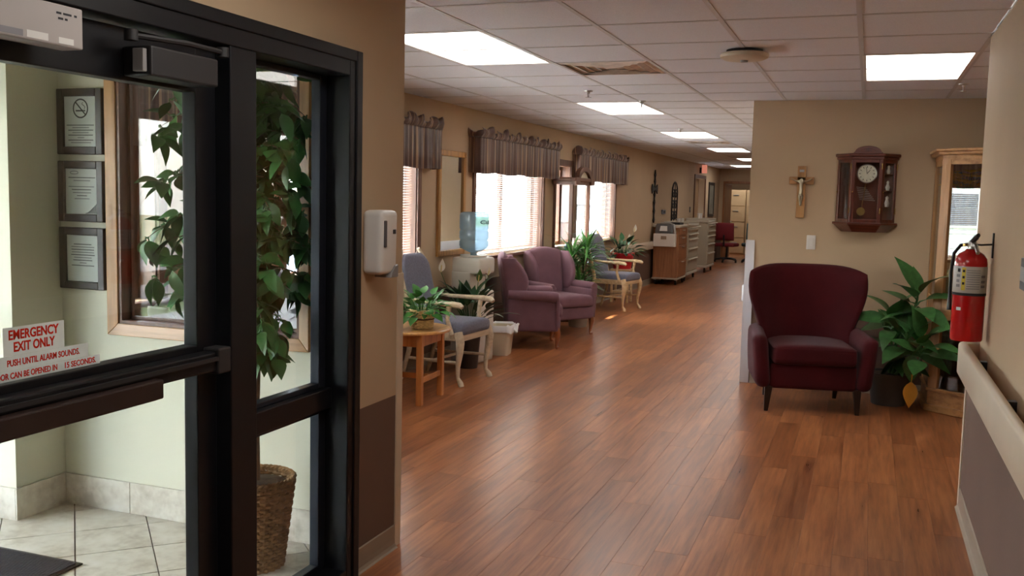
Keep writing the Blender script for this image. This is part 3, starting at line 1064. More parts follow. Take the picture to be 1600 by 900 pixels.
# ================================================================== LAMPS AND CEILING FITTINGS
lfr = MB()
e = 0.014
lfr.box(-G/2 + .004, -G/2 + e + .01, -G + .004, G - .004, -0.002, 0.05).box(G/2 - e - .01, G/2 - .004, -G + .004, G - .004, -0.002, 0.05)
lfr.box(-G/2 + e + .01, G/2 - e - .01, -G + .004, -G + e + .01, -0.002, 0.05).box(-G/2 + e + .01, G/2 - e - .01, G - e - .01, G - .004, -0.002, 0.05)
lfr_me = lfr.mesh('frame', False)
lfr_me.materials.append(M_WHITE)
ldf = MB().box(-G/2 + e + .008, G/2 - e - .008, -G + e + .008, G - e - .008, 0.004, 0.012)
ldf_me = ldf.mesh('diffuser', False)
ldf_me.materials.append(M_LAMP)
lab = {(-3, 1): 'large lit ceiling lamp panel before the brown-stained ceiling vent',
       (-3, 7): 'lit ceiling lamp panel with a sprinkler at its corner, past the stained vent',
       (-3, 13): 'lit ceiling lamp panel with a sprinkler in front and a small vent behind',
       (-3, 19): 'lit ceiling lamp panel above the carts, fourth from the entry door',
       (-3, 25): 'fifth lit ceiling lamp panel along the window wall, past the carts',
       (-4, 31): 'farthest lit ceiling lamp panel, next to the far doorway',
       (1, 3): 'lit ceiling lamp panel over the alcove with the burgundy chair',
       (-1, -4): 'added unseen ceiling lamp panel brightening the entry wall', (-5, 38): 'lit ceiling lamp panel above the file cabinets past the far doorway'}
for (i, j) in LIGHTS + HIDDEN_LIGHTS:
    x, y = at(i + 0.5, j + 1)
    off = {(-1, -4): '_entry_added_offscreen', (-5, 38): '_far_room_offscreen'}.get((i, j), '')
    t = thing('ceiling_light' + off, lab[(i, j)], 'ceiling light', (x, y, CEIL), 0, 'fluorescent ceiling lights')
    inst('frame', lfr_me, t, Matrix.Identity(4))
    inst('diffuser' + off, ldf_me, t, Matrix.Identity(4))
M_VENT = mat('stained_vent', rgb(226, 216, 206), 0.7, var=0.2, scale=9)
for k, (i, j) in enumerate(VENTS):
    x, y = at(i + 0.5, j + 0.5)
    t = thing('ceiling_vent', ['square ceiling vent stained brown with dust between lamp panels', 'small ceiling vent just past the third lamp panel'][k], 'vent', (x, y, CEIL), 0, 'ceiling vents')
    MB().box(-G/2 + .004, G/2 - .004, -G/2 + .004, G/2 - .004, 0.0075, 0.03).build('backing', mat('vent_back', rgb(204, 190, 176), 0.8, var=0.12, scale=8), t, False)
    for q, r0 in enumerate((0.295, 0.235, 0.175, 0.115, 0.06)):
        b = MB()
        r1 = r0 - 0.028
        zo, zi = -0.002, 0.006
        vs = [(-r0, -r0, zi), (r0, -r0, zi), (r0, r0, zi), (-r0, r0, zi), (-r1, -r1, zo - .004), (r1, -r1, zo - .004), (r1, r1, zo - .004), (-r1, r1, zo - .004),
              (-r0, -r0, zi + .003), (r0, -r0, zi + .003), (r0, r0, zi + .003), (-r0, r0, zi + .003), (-r1, -r1, zo - .001), (r1, -r1, zo - .001), (r1, r1, zo - .001), (-r1, r1, zo - .001)]
        fs = []
        for a in range(4):
            c2 = (a + 1) % 4
            fs += [(a, c2, c2 + 4, a + 4), (a + 8, a + 12, c2 + 12, c2 + 8), (a + 4, c2 + 4, c2 + 12, a + 12), (a, a + 8, c2 + 8, c2)]
        b.add(vs, fs)
        b.build('louvre', M_VENT, t, False)
# smoke detector disc
t = thing('smoke_detector', 'round off-white detector disc with dark base on ceiling', 'smoke detector', (-0.70, 5.55, CEIL))
MB().lathe([(0.10, 0.0), (0.10, -0.012), (0.085, -0.02)], 28).build('base', M_DARK, t)
MB().lathe([(0.085, -0.016), (0.128, -0.019), (0.135, -0.028), (0.132, -0.042), (0.11, -0.052), (0.05, -0.056), (0.0, -0.056)], 32).build('cover', M_CREAM, t)
MB().lathe([(0.022, -0.055), (0.02, -0.066), (0.0, -0.067)], 14).build('sensor', M_GREYP, t)
# sprinklers
sp_lab = ['sprinkler head on ceiling between the stained vent and the next lamp', 'sprinkler head at the corner of the second lamp panel', 'sprinkler head in front of the third lamp panel', 'sprinkler head beside the alcove lamp panel']
for k, (x, y) in enumerate(((-2.13, 7.40), (-1.885, 8.22), (-2.15, 11.45), (0.56, 7.33))):
    t = thing('sprinkler', sp_lab[k], 'sprinkler', (x, y, CEIL), 0, 'ceiling sprinklers')
    MB().lathe([(0.036, 0.0), (0.034, -0.006), (0.012, -0.012), (0.012, -0.024)], 16).build('escutcheon', M_STEEL, t)
    MB().tube([(0, 0.011, -0.022), (0, 0.015, -0.036), (0, 0.004, -0.05)], 0.004, 6).tube([(0, -0.011, -0.022), (0, -0.015, -0.036), (0, -0.004, -0.05)], 0.004, 6).build('frame_arms', M_STEEL, t)
    b = MB().lathe([(0.024, -0.05), (0.024, -0.053), (0.0, -0.054)], 12)
    b.build('deflector', M_STEEL, t)

# ================================================================== WINDOW DRESSING
def valance(y0, y1, label):
    t = thing('window_valance', label, 'valance', (XL, (y0 + y1) / 2, 1.76), 0, 'gathered window valances')
    hw = (y1 - y0) / 2
    dpt = 0.125
    # path in plan: wall -> front -> wall
    pts = []
    n = int((y1 - y0) / 0.016)
    path = [(0.0, -hw), (dpt, -hw), (dpt, hw), (0.0, hw)]
    segs = [(0, 1), (1, 2), (2, 3)]
    tot = 0
    for a, b2 in segs:
        A, B = Vector(path[a]), Vector(path[b2])
        L = (B - A).length
        k = max(3, int(L / 0.014))
        nr = Vector(((B - A).y, -(B - A).x)).normalized()
        for i in range(k + (1 if a == 2 else 0)):
            s_ = i / k
            pts.append((A + (B - A) * s_, nr, tot + L * s_))
        tot += L
    rnd = random.Random(int(y0 * 100))
    ph = rnd.uniform(0, 6)
    def fold(s_, k):
        f = 0.55 * math.sin(2 * PI * s_ / 0.085 + ph + 1.7 * math.sin(s_ * 4.1)) + 0.45 * math.sin(2 * PI * s_ / 0.21 + ph * 2)
        return f * k
    rows = [(0.0, 0.016), (0.10, 0.015), (0.24, 0.012), (0.335, 0.008), (0.345, 0.006)]
    def grid(rows, ruffle=False):
        b = MB()
        vs, uv = [], []
        for z, k in rows:
            for p, nr, s_ in pts:
                if ruffle:
                    q = (z - 0.345) / 0.09
                    dz = 0.022 * math.sin(s_ * 31 + ph) * q + 0.016 * math.sin(s_ * 13.7 + 1 + ph) * q
                    out = 0.028 * math.sin(PI * min(1, q * 0.9)) + 0.016 * math.sin(s_ * 46 + ph) * q + 0.010 * math.sin(s_ * 19)*q
                else:
                    dz = 0.006 * math.sin(s_ * 9 + ph) if z == 0 else 0
                    out = fold(s_, k)
                w = p + nr * (out)
                vs.append((max(0.004, w.x), w.y, z + dz))
                uv.append(s_)
        m = len(pts)
        fs = []
        for r_ in range(len(rows) - 1):
            for i in range(m - 1):
                fs.append((r_ * m + i, r_ * m + i + 1, (r_ + 1) * m + i + 1, (r_ + 1) * m + i))
        b.add(vs, fs)
        return b, uv
    for nm, rw, rf in (('drape', rows, False), ('ruffle', [(0.345, 0), (0.365, 0), (0.39, 0), (0.415, 0), (0.43, 0)], True)):
        b, uv = grid(rw, rf)
        me = bpy.data.meshes.new(nm)
        me.from_pydata(b.v, [], b.f)
        ul = me.uv_layers.new(name='UVMap')
        for lp in me.loops:
            ul.data[lp.index].uv = (uv[lp.vertex_index] * (1.0 if not rf else 1.15), 0.5)
        for p in me.polygons: p.use_smooth = True
        me.materials.append(M_VAL)
        o = bpy.data.objects.new(nm, me)
        C.objects.link(o)
        o.parent = t
        md = o.modifiers.new('cloth', 'SOLIDIFY')
        md.thickness = 0.003
    MB().box(0.0, dpt - 0.03, -hw + 0.02, hw - 0.02, 0.325, 0.345).build('mounting_board', M_BROWNWY, t, False)
    return t
valance(5.36, 7.81, 'brown striped valance over the window nearest the entry vestibule')
valance(8.70, 11.27, 'brown striped valance over the window behind the water cooler')
valance(12.19, 14.82, 'brown striped valance over the window past the arched glass cabinet')
valance(3.72, 4.42, 'brown striped valance over the narrow window beside the vestibule wall')
M_SLAT = mat('blind_slat', rgb(238, 236, 230), 0.5, var=0.02)
def blind(y0, y1, z0, z1, label):
    t = thing('window_blind', label, 'blind', (XL - 0.05, (y0 + y1) / 2, z0), 0, 'white slatted blinds')
    hw = (y1 - y0) / 2 - 0.018
    h = z1 - z0
    MB().box(-0.02, 0.02, -hw, hw, h - 0.05, h - 0.014).build('head_rail', M_WHITE, t, False, 0.003)
    MB().box(-0.014, 0.014, -hw, hw, 0.004, 0.02).build('bottom_rail', M_WHITE, t, False, 0.003)
    b = MB()
    z = 0.035
    a = R(14)
    c_, s_ = math.cos(a) * 0.0125, math.sin(a) * 0.0125
    while z < h - 0.055:
        b.add([(-c_, -hw, z - s_), (c_, -hw, z + s_), (c_, hw, z + s_), (-c_, hw, z - s_), (0, -hw, z + 0.0025), (0, hw, z + 0.0025)],
              [(0, 4, 5, 3), (4, 1, 2, 5), (0, 3, 2, 1)])
        z += 0.0225
    o = b.build('slats', M_SLAT, t, False)
    o['kind'] = 'stuff'
    o.name = 'slat_set'
    for y in (-hw + 0.15, -0.02, hw - 0.15):
        MB().tube([(0.014, y, 0.01), (0.014, y, h - 0.03)], 0.0012, 4).build('ladder_cord', M_WHITE, t)
    MB().tube([(0.024, -hw + 0.06, 0.35), (0.024, -hw + 0.06, h - 0.03)], 0.003, 5).build('tilt_wand', M_WHITE, t)
blind(*WIN[2], 'white slatted blind in the window nearest the entry vestibule')
blind(*WIN[3], 'white slatted blind in the window behind the water cooler')
blind(*WIN[5], 'white slatted blind in the window past the arched glass cabinet')

# ================================================================== FURNITURE
def foot_pts(pts): return [Vector(p) for p in pts]
# ---- burgundy tub armchair by the clock wall (faces local -y)
def red_chair():
    t = thing('armchair', 'burgundy velvet armchair with flared back and dark tapered legs', 'armchair', (-0.375, 7.56, 0), R(12))
    def wz(z):   # half width of the back at height z
        k = max(0.0, min(1.0, (z - 0.48) / 0.42))
        k = k * k * (3 - 2 * k)
        return 0.335 + 0.108 * k
    def back(u, v):
        z = 0.20 + (v + 1) / 2 * (0.865 - 0.06 * abs(u) ** 5)
        if v > 0.8:
            pass
        w = wz(z)
        x = u * w
        cr = max(0.0, (z - 0.93) / 0.13)
        x *= 1 - 0.035 * cr * cr
        y = 0.30 + 0.10 * (z - 0.4) - 0.19 * abs(u) ** 2.6
        return (x, y, z)
    MB().pillow(back, lambda u, v: 0.115 - 0.02 * v, 22, 20, 9).build('backrest', M_RED, t)
    for s in (-1, 1):
        def df(q):
            k = (q.z + 0.21) / 0.42
            fwd = (0.30 - q.y) / 0.6
            q = q.copy()
            q.x += s * (0.045 * k * k * (0.35 + 0.65 * fwd))
            q.x += s * 0.012 * math.sin(PI * max(0, min(1, k)))
            q.z -= 0.03 * fwd * max(0, k - 0.55) * 2
            q.x *= 1.0
            return q
        MB().rbox((s * 0.355, -0.03, 0.385), (0.115, 0.60, 0.42), 0.055, 6, df).build('arm', M_RED, t)
    def seatf(q):
        q = q.copy()
        q.z += 0.018 * (1 - (q.x / 0.30) ** 2) if q.z > 0 else 0
        return q
    MB().rbox((0, -0.05, 0.425), (0.60, 0.58, 0.135), 0.04, 8, seatf).build('seat_cushion', M_RED, t)
    MB().rbox((0, -0.005, 0.27), (0.62, 0.60, 0.19), 0.03, 4).build('seat_base', M_RED, t)
    b = MB()
    b.ring([(x, y, 0.478) for x, y in [(-0.27, -0.335), (0.27, -0.335), (0.295, -0.31), (0.295, 0.2), (-0.295, 0.2), (-0.295, -0.31)]], 0.004, 6)
    b.build('piping', M_RED, t)
    for s in (-1, 1):
        MB().frustum((s * 0.325 - 0.014, s * 0.325 + 0.014, -0.285, -0.257, 0.0), (s * 0.315 - 0.028, s * 0.315 + 0.028, -0.30, -0.244, 0.19)).build('leg', mat('ebony_wood', rgb(26, 15, 12), 0.35, var=0.2), t, False, 0.003)
        MB().frustum((s * 0.27 - 0.014, s * 0.27 + 0.014, 0.315, 0.343, 0.0), (s * 0.27 - 0.024, s * 0.27 + 0.024, 0.235, 0.283, 0.20)).build('leg', mat('ebony_wood', rgb(26, 15, 12), 0.35), t, False, 0.003)
    return t
red_chair()

# ---- mauve wing chairs (face local -y)
def wing_chair(label, loc, rz, fabric, legm, group):
    t = thing('wing_chair', label, 'armchair', loc, rz, group)
    t.scale = (0.95, 0.95, 0.965)
    def back(u, v):
        z = 0.26 + (v + 1) / 2 * (0.70 + 0.045 * (1 - u * u))
        return (u * (0.245 + 0.02 * (v + 1) / 2), 0.225 + 0.16 * max(0.0, z - 0.3) ** 1.2, z)
    MB().pillow(back, 0.12, 14, 16, 8).build('backrest', fabric, t)
    for s in (-1, 1):
        def wing(u, v):
            # u: front(-1)..back(1), v: bottom..top
            z = 0.50 + (v + 1) / 2 * 0.455
            k = (v + 1) / 2
            bulge = 0.10 + 0.085 * math.sin(PI * max(0.0, min(0.999, k * 1.05))) ** 0.8 + 0.02 * k
            yb = 0.26 + 0.16 * max(0, z - 0.3) ** 1.2
            y = yb - (1 - u) / 2 * bulge * 1.35
            x = s * (0.275 + 0.03 * (1 - u) / 2 * k)
            return (x, y, z)
        MB().pillow(wing, 0.07, 10, 12, 6).build('wing', fabric, t)
        # side panel below the arm and the rolled arm on it
        MB().rbox((s * 0.295, 0.0, 0.365), (0.07, 0.56, 0.36), 0.03, 4).build('side_panel', fabric, t)
        b = MB()
        path = [(s * 0.315, 0.27, 0.575), (s * 0.318, 0.1, 0.565), (s * 0.322, -0.1, 0.56), (s * 0.325, -0.235, 0.555), (s * 0.325, -0.262, 0.553), (s * 0.325, -0.272, 0.552)]
        b.tube(path, [0.045, 0.052, 0.056, 0.058, 0.05, 0.03], 14)
        b.build('arm', fabric, t)
        # front scroll board under the arm
        def sc(u, v):
            z = 0.20 + (v + 1) / 2 * 0.37
            return (s * (0.305 + 0.018 * (v + 1) / 2) + u * (0.036 + 0.016 * max(0, v)), -0.262, z)
        MB().pillow(sc, 0.045, 8, 10, 5).build('arm_front', fabric, t)
    def seatf(q):
        q = q.copy()
        if q.z > 0: q.z += 0.02 * (1 - (q.x / 0.27) ** 2)
        return q
    MB().rbox((0, -0.05, 0.395), (0.535, 0.56, 0.13), 0.045, 8, seatf).build('seat_cushion', fabric, t)
    MB().rbox((0, -0.01, 0.265), (0.60, 0.58, 0.15), 0.025, 4).build('seat_base', fabric, t)
    for s in (-1, 1):
        x = s * 0.275
        MB().tube([(x, -0.262, 0.22), (x + s * 0.008, -0.275, 0.16), (x + s * 0.004, -0.268, 0.08), (x, -0.262, 0.03), (x + s * 0.004, -0.275, 0.012), (x + s * 0.004, -0.277, 0.0)], [0.034, 0.032, 0.019, 0.014, 0.02, 0.018], 10).build('leg', legm, t)
        MB().frustum((x - s * 0.03 - 0.015, x - s * 0.03 + 0.015, 0.315, 0.345, 0.0), (x - s * 0.03 - 0.02, x - s * 0.03 + 0.02, 0.235, 0.275, 0.22)).build('leg', legm, t, False, 0.003)
    return t
# local -y turned to face +x: rz = +90 deg
wing_chair('mauve wing chair with its back to the water cooler, beside the waste bin', (-3.245, 9.36, 0), R(90 + 24), M_PURPLE, M_LEGW, 'mauve wing chairs')
wing_chair('mauve wing chair turned towards the entry, in front of the strap-leaved plant', (-3.245, 10.34, 0), R(90 - 32), M_PURPLE, M_LEGW, 'mauve wing chairs')
wing_chair('dark maroon wing chair in the lounge, against the vestibule wall', (-3.18, 4.28, 0), R(90), M_MAROON, M_LEGW, None)

# ---- slate blue armchairs with pale wooden frames (face local -y)
def wood_chair(label, loc, rz, wd, group):
    t = thing('wooden_armchair', label, 'armchair', loc, rz, group)
    lean = 0.26
    def back(u, v):
        z = 0.50 + (v + 1) / 2 * 0.54
        k = (v + 1) / 2
        w = 0.215 + 0.02 * k
        if k > 0.80:
            w *= 1 - 0.42 * max(0.0, (k - 0.80) / 0.2) ** 1.4
        return (u * w, 0.23 + lean * (z - 0.45), z)
    MB().pillow(back, 0.075, 12, 18, 7).build('backrest', M_BLUE, t)
    for s in (-1, 1):
        b = MB()
        # back post runs down into the rear leg
        b.tube([(s * 0.14, 0.245 + lean * 0.62, 1.075), (s * 0.225, 0.245 + lean * 0.50, 0.955), (s * 0.232, 0.245 + lean * 0.25, 0.70), (s * 0.228, 0.245, 0.45), (s * 0.225, 0.27, 0.25), (s * 0.222, 0.345, 0.0)],
               [0.016, 0.02, 0.022, 0.025, 0.022, 0.016], 8)
        b.build('rear_leg', wd, t)
        b = MB()
        b.tube([(s * 0.262, -0.205, 0.44), (s * 0.272, -0.23, 0.36), (s * 0.268, -0.225, 0.28), (s * 0.258, -0.205, 0.16), (s * 0.256, -0.205, 0.07), (s * 0.262, -0.235, 0.025), (s * 0.264, -0.245, 0.0)],
               [0.034, 0.036, 0.03, 0.02, 0.016, 0.024, 0.022], 10)
        b.build('front_leg', wd, t)
        b = MB()
        b.tube([(s * 0.235, 0.30, 0.685), (s * 0.265, 0.16, 0.672), (s * 0.285, 0.0, 0.668), (s * 0.29, -0.15, 0.668), (s * 0.287, -0.225, 0.66), (s * 0.285, -0.25, 0.645)],
               [0.018, 0.022, 0.025, 0.032, 0.034, 0.024], 10, True, 0.75)
        b.build('armrest', wd, t)
        MB().tube([(s * 0.272, -0.15, 0.42), (s * 0.285, -0.115, 0.54), (s * 0.287, -0.13, 0.655)], [0.022, 0.018, 0.022], 8).build('arm_support', wd, t)
        MB().tube([(s * 0.258, -0.2, 0.19), (s * 0.225, 0.27, 0.19)], 0.013, 8).build('stretcher', wd, t)
    MB().tube([(-0.24, 0.03, 0.19), (0.24, 0.03, 0.19)], 0.013, 8).build('stretcher', wd, t)
    def seatf(q):
        q = q.copy()
        if q.z > 0: q.z += 0.02 * (1 - (q.x / 0.26) ** 2)
        q.x *= 1 + 0.06 * (-q.y / 0.25)
        return q
    MB().rbox((0, 0.0, 0.455), (0.49, 0.50, 0.10), 0.04, 8, seatf).build('seat', M_BLUE, t)
    b = MB()
    b.frustum((-0.27, 0.27, -0.235, -0.205, 0.365), (-0.27, 0.27, -0.235, -0.205, 0.43)).box(-0.235, 0.235, 0.21, 0.24, 0.365, 0.43)
    b.add([(-0.265, -0.21, .365), (-0.24, -0.21, .365), (-0.215, 0.22, .365), (-0.24, 0.22, .365), (-0.265, -0.21, .43), (-0.24, -0.21, .43), (-0.215, 0.22, .43), (-0.24, 0.22, .43)],
          [(0, 1, 2, 3), (4, 5, 6, 7), (0, 1, 5, 4), (1, 2, 6, 5), (2, 3, 7, 6), (3, 0, 4, 7)])
    b.add([(0.265, -0.21, .365), (0.24, -0.21, .365), (0.215, 0.22, .365), (0.24, 0.22, .365), (0.265, -0.21, .43), (0.24, -0.21, .43), (0.215, 0.22, .43), (0.24, 0.22, .43)],
          [(0, 1, 2, 3), (4, 5, 6, 7), (0, 1, 5, 4), (1, 2, 6, 5), (2, 3, 7, 6), (3, 0, 4, 7)])
    b.build('seat_rail', wd, t, False, 0.004)
    return t
wood_chair('whitewashed wooden armchair with slate blue seat beside the small round table', (-3.22, 7.27, 0), R(90 - 4), M_PALEG, 'slate blue wooden armchairs')
wood_chair('pale wooden armchair with slate blue seat past the arched glass cabinet', (-3.25, 13.05, 0), R(90 - 10), M_PALE, 'slate blue wooden armchairs')
wood_chair('slate blue wooden armchair beside the dark maroon wing chair', (-3.15, 5.12, 0), R(90), M_PALEG, 'slate blue wooden armchairs')

# ---- small round side table
t = thing('side_table', 'small round orange oak side table holding a plant basket', 'table', (-3.20, 6.42, 0), R(3))
MB().lathe([(0.0, 0.520), (0.318, 0.520), (0.325, 0.526), (0.325, 0.538), (0.318, 0.545), (0.0, 0.545)], 40).build('table_top', M_TABLET, t)
for sx in (-1, 1):
    for sy in (-1, 1):
        MB().box(sx * 0.19 - 0.022, sx * 0.19 + 0.022, sy * 0.205 - 0.022, sy * 0.205 + 0.022, 0, 0.52).build('leg', M_TABLE, t, False, 0.004)
for s in (-1, 1):
    MB().box(s * 0.19 - 0.01, s * 0.19 + 0.01, -0.183, 0.183, 0.43, 0.52).build('apron', M_TABLE, t, False, 0.002)
    MB().box(-0.168, 0.168, s * 0.205 - 0.01, s * 0.205 + 0.01, 0.43, 0.52).build('apron', M_TABLE, t, False, 0.002)
    MB().box(s * 0.19 - 0.009, s * 0.19 + 0.009, -0.183, 0.183, 0.16, 0.20).build('stretcher', M_TABLE, t, False, 0.002)
MB().box(-0.18, 0.18, -0.010, 0.010, 0.16, 0.20).build('stretcher', M_TABLE, t, False, 0.002)

# ---- woven baskets
def weave(b, prof, n, amp, rr, z_rows):
    for k, (r, z) in enumerate(z_rows):
        m = n * 4
        pts = []
        for i in range(m):
            a = 2 * PI * i / m
            q = r + amp * math.cos(n * a + (PI if k % 2 else 0))
            pts.append((q * math.cos(a), q * math.sin(a), z))
        b.ring(pts, rr, 5)
def basket(t, r0, r1, h, rows, n, wm, stake=True):
    MB().lathe([(0.0, 0.004), (r0 - 0.012, 0.004), (r1 - 0.012, h - 0.03)], 32, (0, 0, 0), False).build('liner', mat('basket_liner', rgb(72, 52, 34), 0.9), t)
    b = MB()
    rr = h / rows * 0.52
    weave(b, None, n, rr * 0.8, rr, [(r0 + (r1 - r0) * (k / (rows - 1)), rr + (h - 2 * rr) * k / (rows - 1)) for k in range(rows)])
    b.build('weave', wm, t)
    b = MB()
    for i in range(n):
        for off in (0.5,):
            a = 2 * PI * (i + off) / n
            b.tube([(r0 * math.cos(a), r0 * math.sin(a), 0.003), (r1 * math.cos(a), r1 * math.sin(a), h)], rr * 0.7, 5)
    b.build('stake', wm, t)
    b = MB()
    for ph in (0, PI):
        pts = []
        for i in range(n * 5):
            a = 2 * PI * i / (n * 5)
            pts.append(((r1 + rr * 0.8 * math.cos(n * a + ph)) * math.cos(a), (r1 + rr * 0.8 * math.cos(n * a + ph)) * math.sin(a), h + rr * 0.6 * math.sin(n * a + ph)))
        b.ring(pts, rr * 1.1, 5)
    b.build('rim', wm, t)

# ---- ficus tree in its basket, in the vestibule
t = thing('wicker_basket', 'tall brown wicker basket holding the ficus in the vestibule', 'basket', (-2.29, 3.23, 0))
basket(t, 0.105, 0.150, 0.37, 24, 22, M_WICKER)
ft = thing('ficus_tree', 'leafy artificial ficus tree rising from a wicker basket behind glass', 'tree', (-2.29, 3.23, 0.30))
MB().lathe([(0.0, -0.10), (0.118, -0.10), (0.13, 0.045), (0.10, 0.055), (0.03, 0.06), (0.0, 0.06)], 24).build('soil', M_SOIL, ft)
trunk = [(0.0, 0.0, 0.0), (-0.01, 0.01, 0.3), (0.01, -0.005, 0.6), (-0.01, 0.0, 0.9), (-0.03, -0.01, 1.2), (-0.04, 0.0, 1.5), (-0.05, 0.0, 1.72)]
MB().tube(trunk, [0.019, 0.017, 0.016, 0.014, 0.012, 0.008, 0.004], 8).build('trunk', M_BARK, ft)
rnd = random.Random(21)
lm = [leaf_mesh('leaf', 0.092, 0.052, M_LEAF, 0.25, 0.30, 0.012), leaf_mesh('leaf', 0.078, 0.046, M_LEAF, 0.15, 0.15, 0.012), leaf_mesh('leaf', 0.10, 0.050, M_LEAF, 0.3, 0.45, 0.012)]
def ok_leaf(p):
    w = Vector(p) + Vector((-2.29, 3.23, 0.30))
    return w.x < -2.04 and w.x > -3.0 and w.y < 3.44 and w.y > 2.55 and w.z < 2.2
leaves = []
for k in range(58):
    z0 = 0.60 + 1.16 * (k / 57)
    a = k * 2.399 + rnd.uniform(-0.3, 0.3)
    L = rnd.uniform(0.30, 0.50) * (0.5 if z0 < 0.78 else (1.0 if z0 < 1.5 else 0.85))
    if math.cos(a) > 0: L *= 0.62
    dirv = Vector((math.cos(a), math.sin(a) * 0.62, rnd.uniform(0.1, 0.6))).normalized()
    base = Vector((-0.02, 0, z0))
    pts = []
    for q in range(7):
        s_ = q / 6
        p = base + dirv * L * s_ + Vector((0, 0, -0.34 * L * s_ * s_ * 1.6))
        p.x = max(-0.42, min(0.21, p.x))
        p.y = max(-0.55, min(0.17, p.y))
        pts.append(p)
    MB().tube(pts, [0.005, 0.0045, 0.004, 0.0035, 0.003, 0.002, 0.0012], 5).build('branch', M_BARK, ft)
    for q in range(1, 7):
        for rep in range(3):
            p = pts[q] + Vector((rnd.uniform(-.03, .03), rnd.uniform(-.03, .03), rnd.uniform(-.03, .03)))
            if not ok_leaf(p): continue
            d = Vector((rnd.uniform(-1, 1), rnd.uniform(-1, 1) - 0.25, rnd.uniform(-1.2, 0.25)))
            tip = p + d.normalized() * 0.1
            if not ok_leaf(tip): 
                d = Vector((-abs(d.x), -abs(d.y), d.z))
            leaves.append((pts[q].copy(), d + (p - pts[q]) * 6, rnd.uniform(-0.7, 0.7), rnd.uniform(0.9, 1.25)))

rnd.shuffle(leaves)
for nl, (p, d, ro, sc) in enumerate(leaves[:298]):
    inst('leaf', lm[nl % 3], ft, orient(p, d, (0, -0.4, 1), ro, sc))
b = MB()
for nl, (p, d, ro, sc) in enumerate(leaves[298:]):
    m4 = orient(p, d, (0, -0.4, 1), ro, sc)
    me = lm[nl % 3]
    b.add([m4 @ v.co for v in me.vertices], [tuple(f.vertices) for f in me.polygons])
if b.v:
    b.build('foliage', M_LEAF, ft, True, 0, 60)['kind'] = 'stuff'

# ---- plant in a light basket on the side table
t = thing('basket_planter', 'small pale woven basket planter on the round side table', 'planter', (-3.07, 6.40, 0.546))
basket(t, 0.074, 0.088, 0.135, 12, 14, M_WICKERL)
b = MB()
b.ring([(0.0875 * math.cos(i * PI / 16), 0.0875 * math.sin(i * PI / 16), 0.074) for i in range(32)], 0.006, 5)
b.build('brown_band', mat('brown_band', rgb(84, 48, 28), 0.6), t)
tp = thing('leafy_houseplant', 'bushy bright green houseplant growing from the pale woven basket', 'plant', (-3.07, 6.40, 0.646))
MB().lathe([(0.0, -0.03), (0.068, -0.03), (0.072, 0.02), (0.0, 0.026)], 18).build('soil', M_SOIL, tp)
rnd = random.Random(5)
iv = [leaf_mesh('leaf', 0.085, 0.060, M_LEAF3, 0.2, 0.35, 0.09, 0.72), leaf_mesh('leaf', 0.075, 0.055, M_LEAF3, 0.2, 0.5, 0.13, 0.72)]
for k in range(84):
    a = k * 2.399
    el = rnd.uniform(-0.25, 1.2)
    d = (math.cos(a) * math.cos(el), math.sin(a) * math.cos(el), math.sin(el))
    inst('leaf', iv[k % 2], tp, orient((0.045 * math.cos(a), 0.045 * math.sin(a), 0.02), d, (0, 0, 1), rnd.uniform(-.3, .3), rnd.uniform(0.75, 1.2)))
for k, (dx, dy, dz) in enumerate(((-0.10, -0.06, -0.06), (0.11, 0.02, -0.02), (-0.07, -0.11, -0.08), (-0.12, 0.03, -0.05))):
    inst('leaf', iv[0], tp, orient((dx * 0.9, dy * 0.9, 0.055), (dx, dy, dz * 1.6), (0, 0, 1), 0, 1.0))
def spathe_flower(parent, base, top, s, m=None):
    MB().tube([base, (base[0] * 0.4 + top[0] * 0.6, base[1] * 0.4 + top[1] * 0.6, (base[2] + top[2]) / 2), top], 0.003, 5).build('flower_stalk', M_STEM, parent)
    me = leaf_mesh('spathe', 0.10 * s, 0.05 * s, m or M_SPATHE, 0.5, -0.15, 0.0, 0.75)
    o = inst('spathe', me, parent, orient(top, (0.1, -0.1, 1), (0.7, -0.7, 0.2)))
    b = MB().tube([(top[0], top[1], top[2]), (top[0] + 0.012, top[1] - 0.012, top[2] + 0.05 * s)], [0.005, 0.004], 6)
    b.build('spadix', mat('spadix', rgb(226, 208, 130), 0.6), parent)
# ---- peace lily between the chair and the cooler
t = thing('plant_pot', 'dark plant pot on the floor between blue armchair and water cooler', 'pot', (-3.30, 7.84, 0))
MB().lathe([(0.0, 0.0), (0.085, 0.0), (0.115, 0.36), (0.125, 0.36), (0.125, 0.395), (0.11, 0.395), (0.108, 0.34), (0.0, 0.34)], 28).build('pot_shell', mat('dark_pot', rgb(58, 48, 44), 0.5), t)
pl = thing('peace_lily', 'dark green peace lily with white and green flower spathes by the water cooler', 'plant', (-3.30, 7.84, 0.34))
MB().lathe([(0.0, 0.002), (0.10, 0.002), (0.09, 0.03), (0.0, 0.04)], 18).build('soil', M_SOIL, pl)
lily = [leaf_mesh('leaf', 0.20, 0.085, M_LEAF4, 0.25, 0.35, 0.16, 0.7, 8), leaf_mesh('leaf', 0.17, 0.075, M_LEAF4, 0.25, 0.6, 0.20, 0.7, 8)]
rnd = random.Random(9)
for k in range(26):
    a = k * 2.399
    el = rnd.uniform(0.35, 1.35)
    d = Vector((math.cos(a) * math.cos(el), math.sin(a) * math.cos(el), math.sin(el)))
    if d.x < -0.45: d.x = -0.3
    if d.y > 0.3: d.y = 0.15
    if d.y < -0.3: d.y = -0.2
    inst('leaf', lily[k % 2], pl, orient((0.03 * math.cos(a), 0.03 * math.sin(a), 0.03), d, (0, 0, 1), rnd.uniform(-.3, .3), rnd.uniform(1.0, 1.4)))
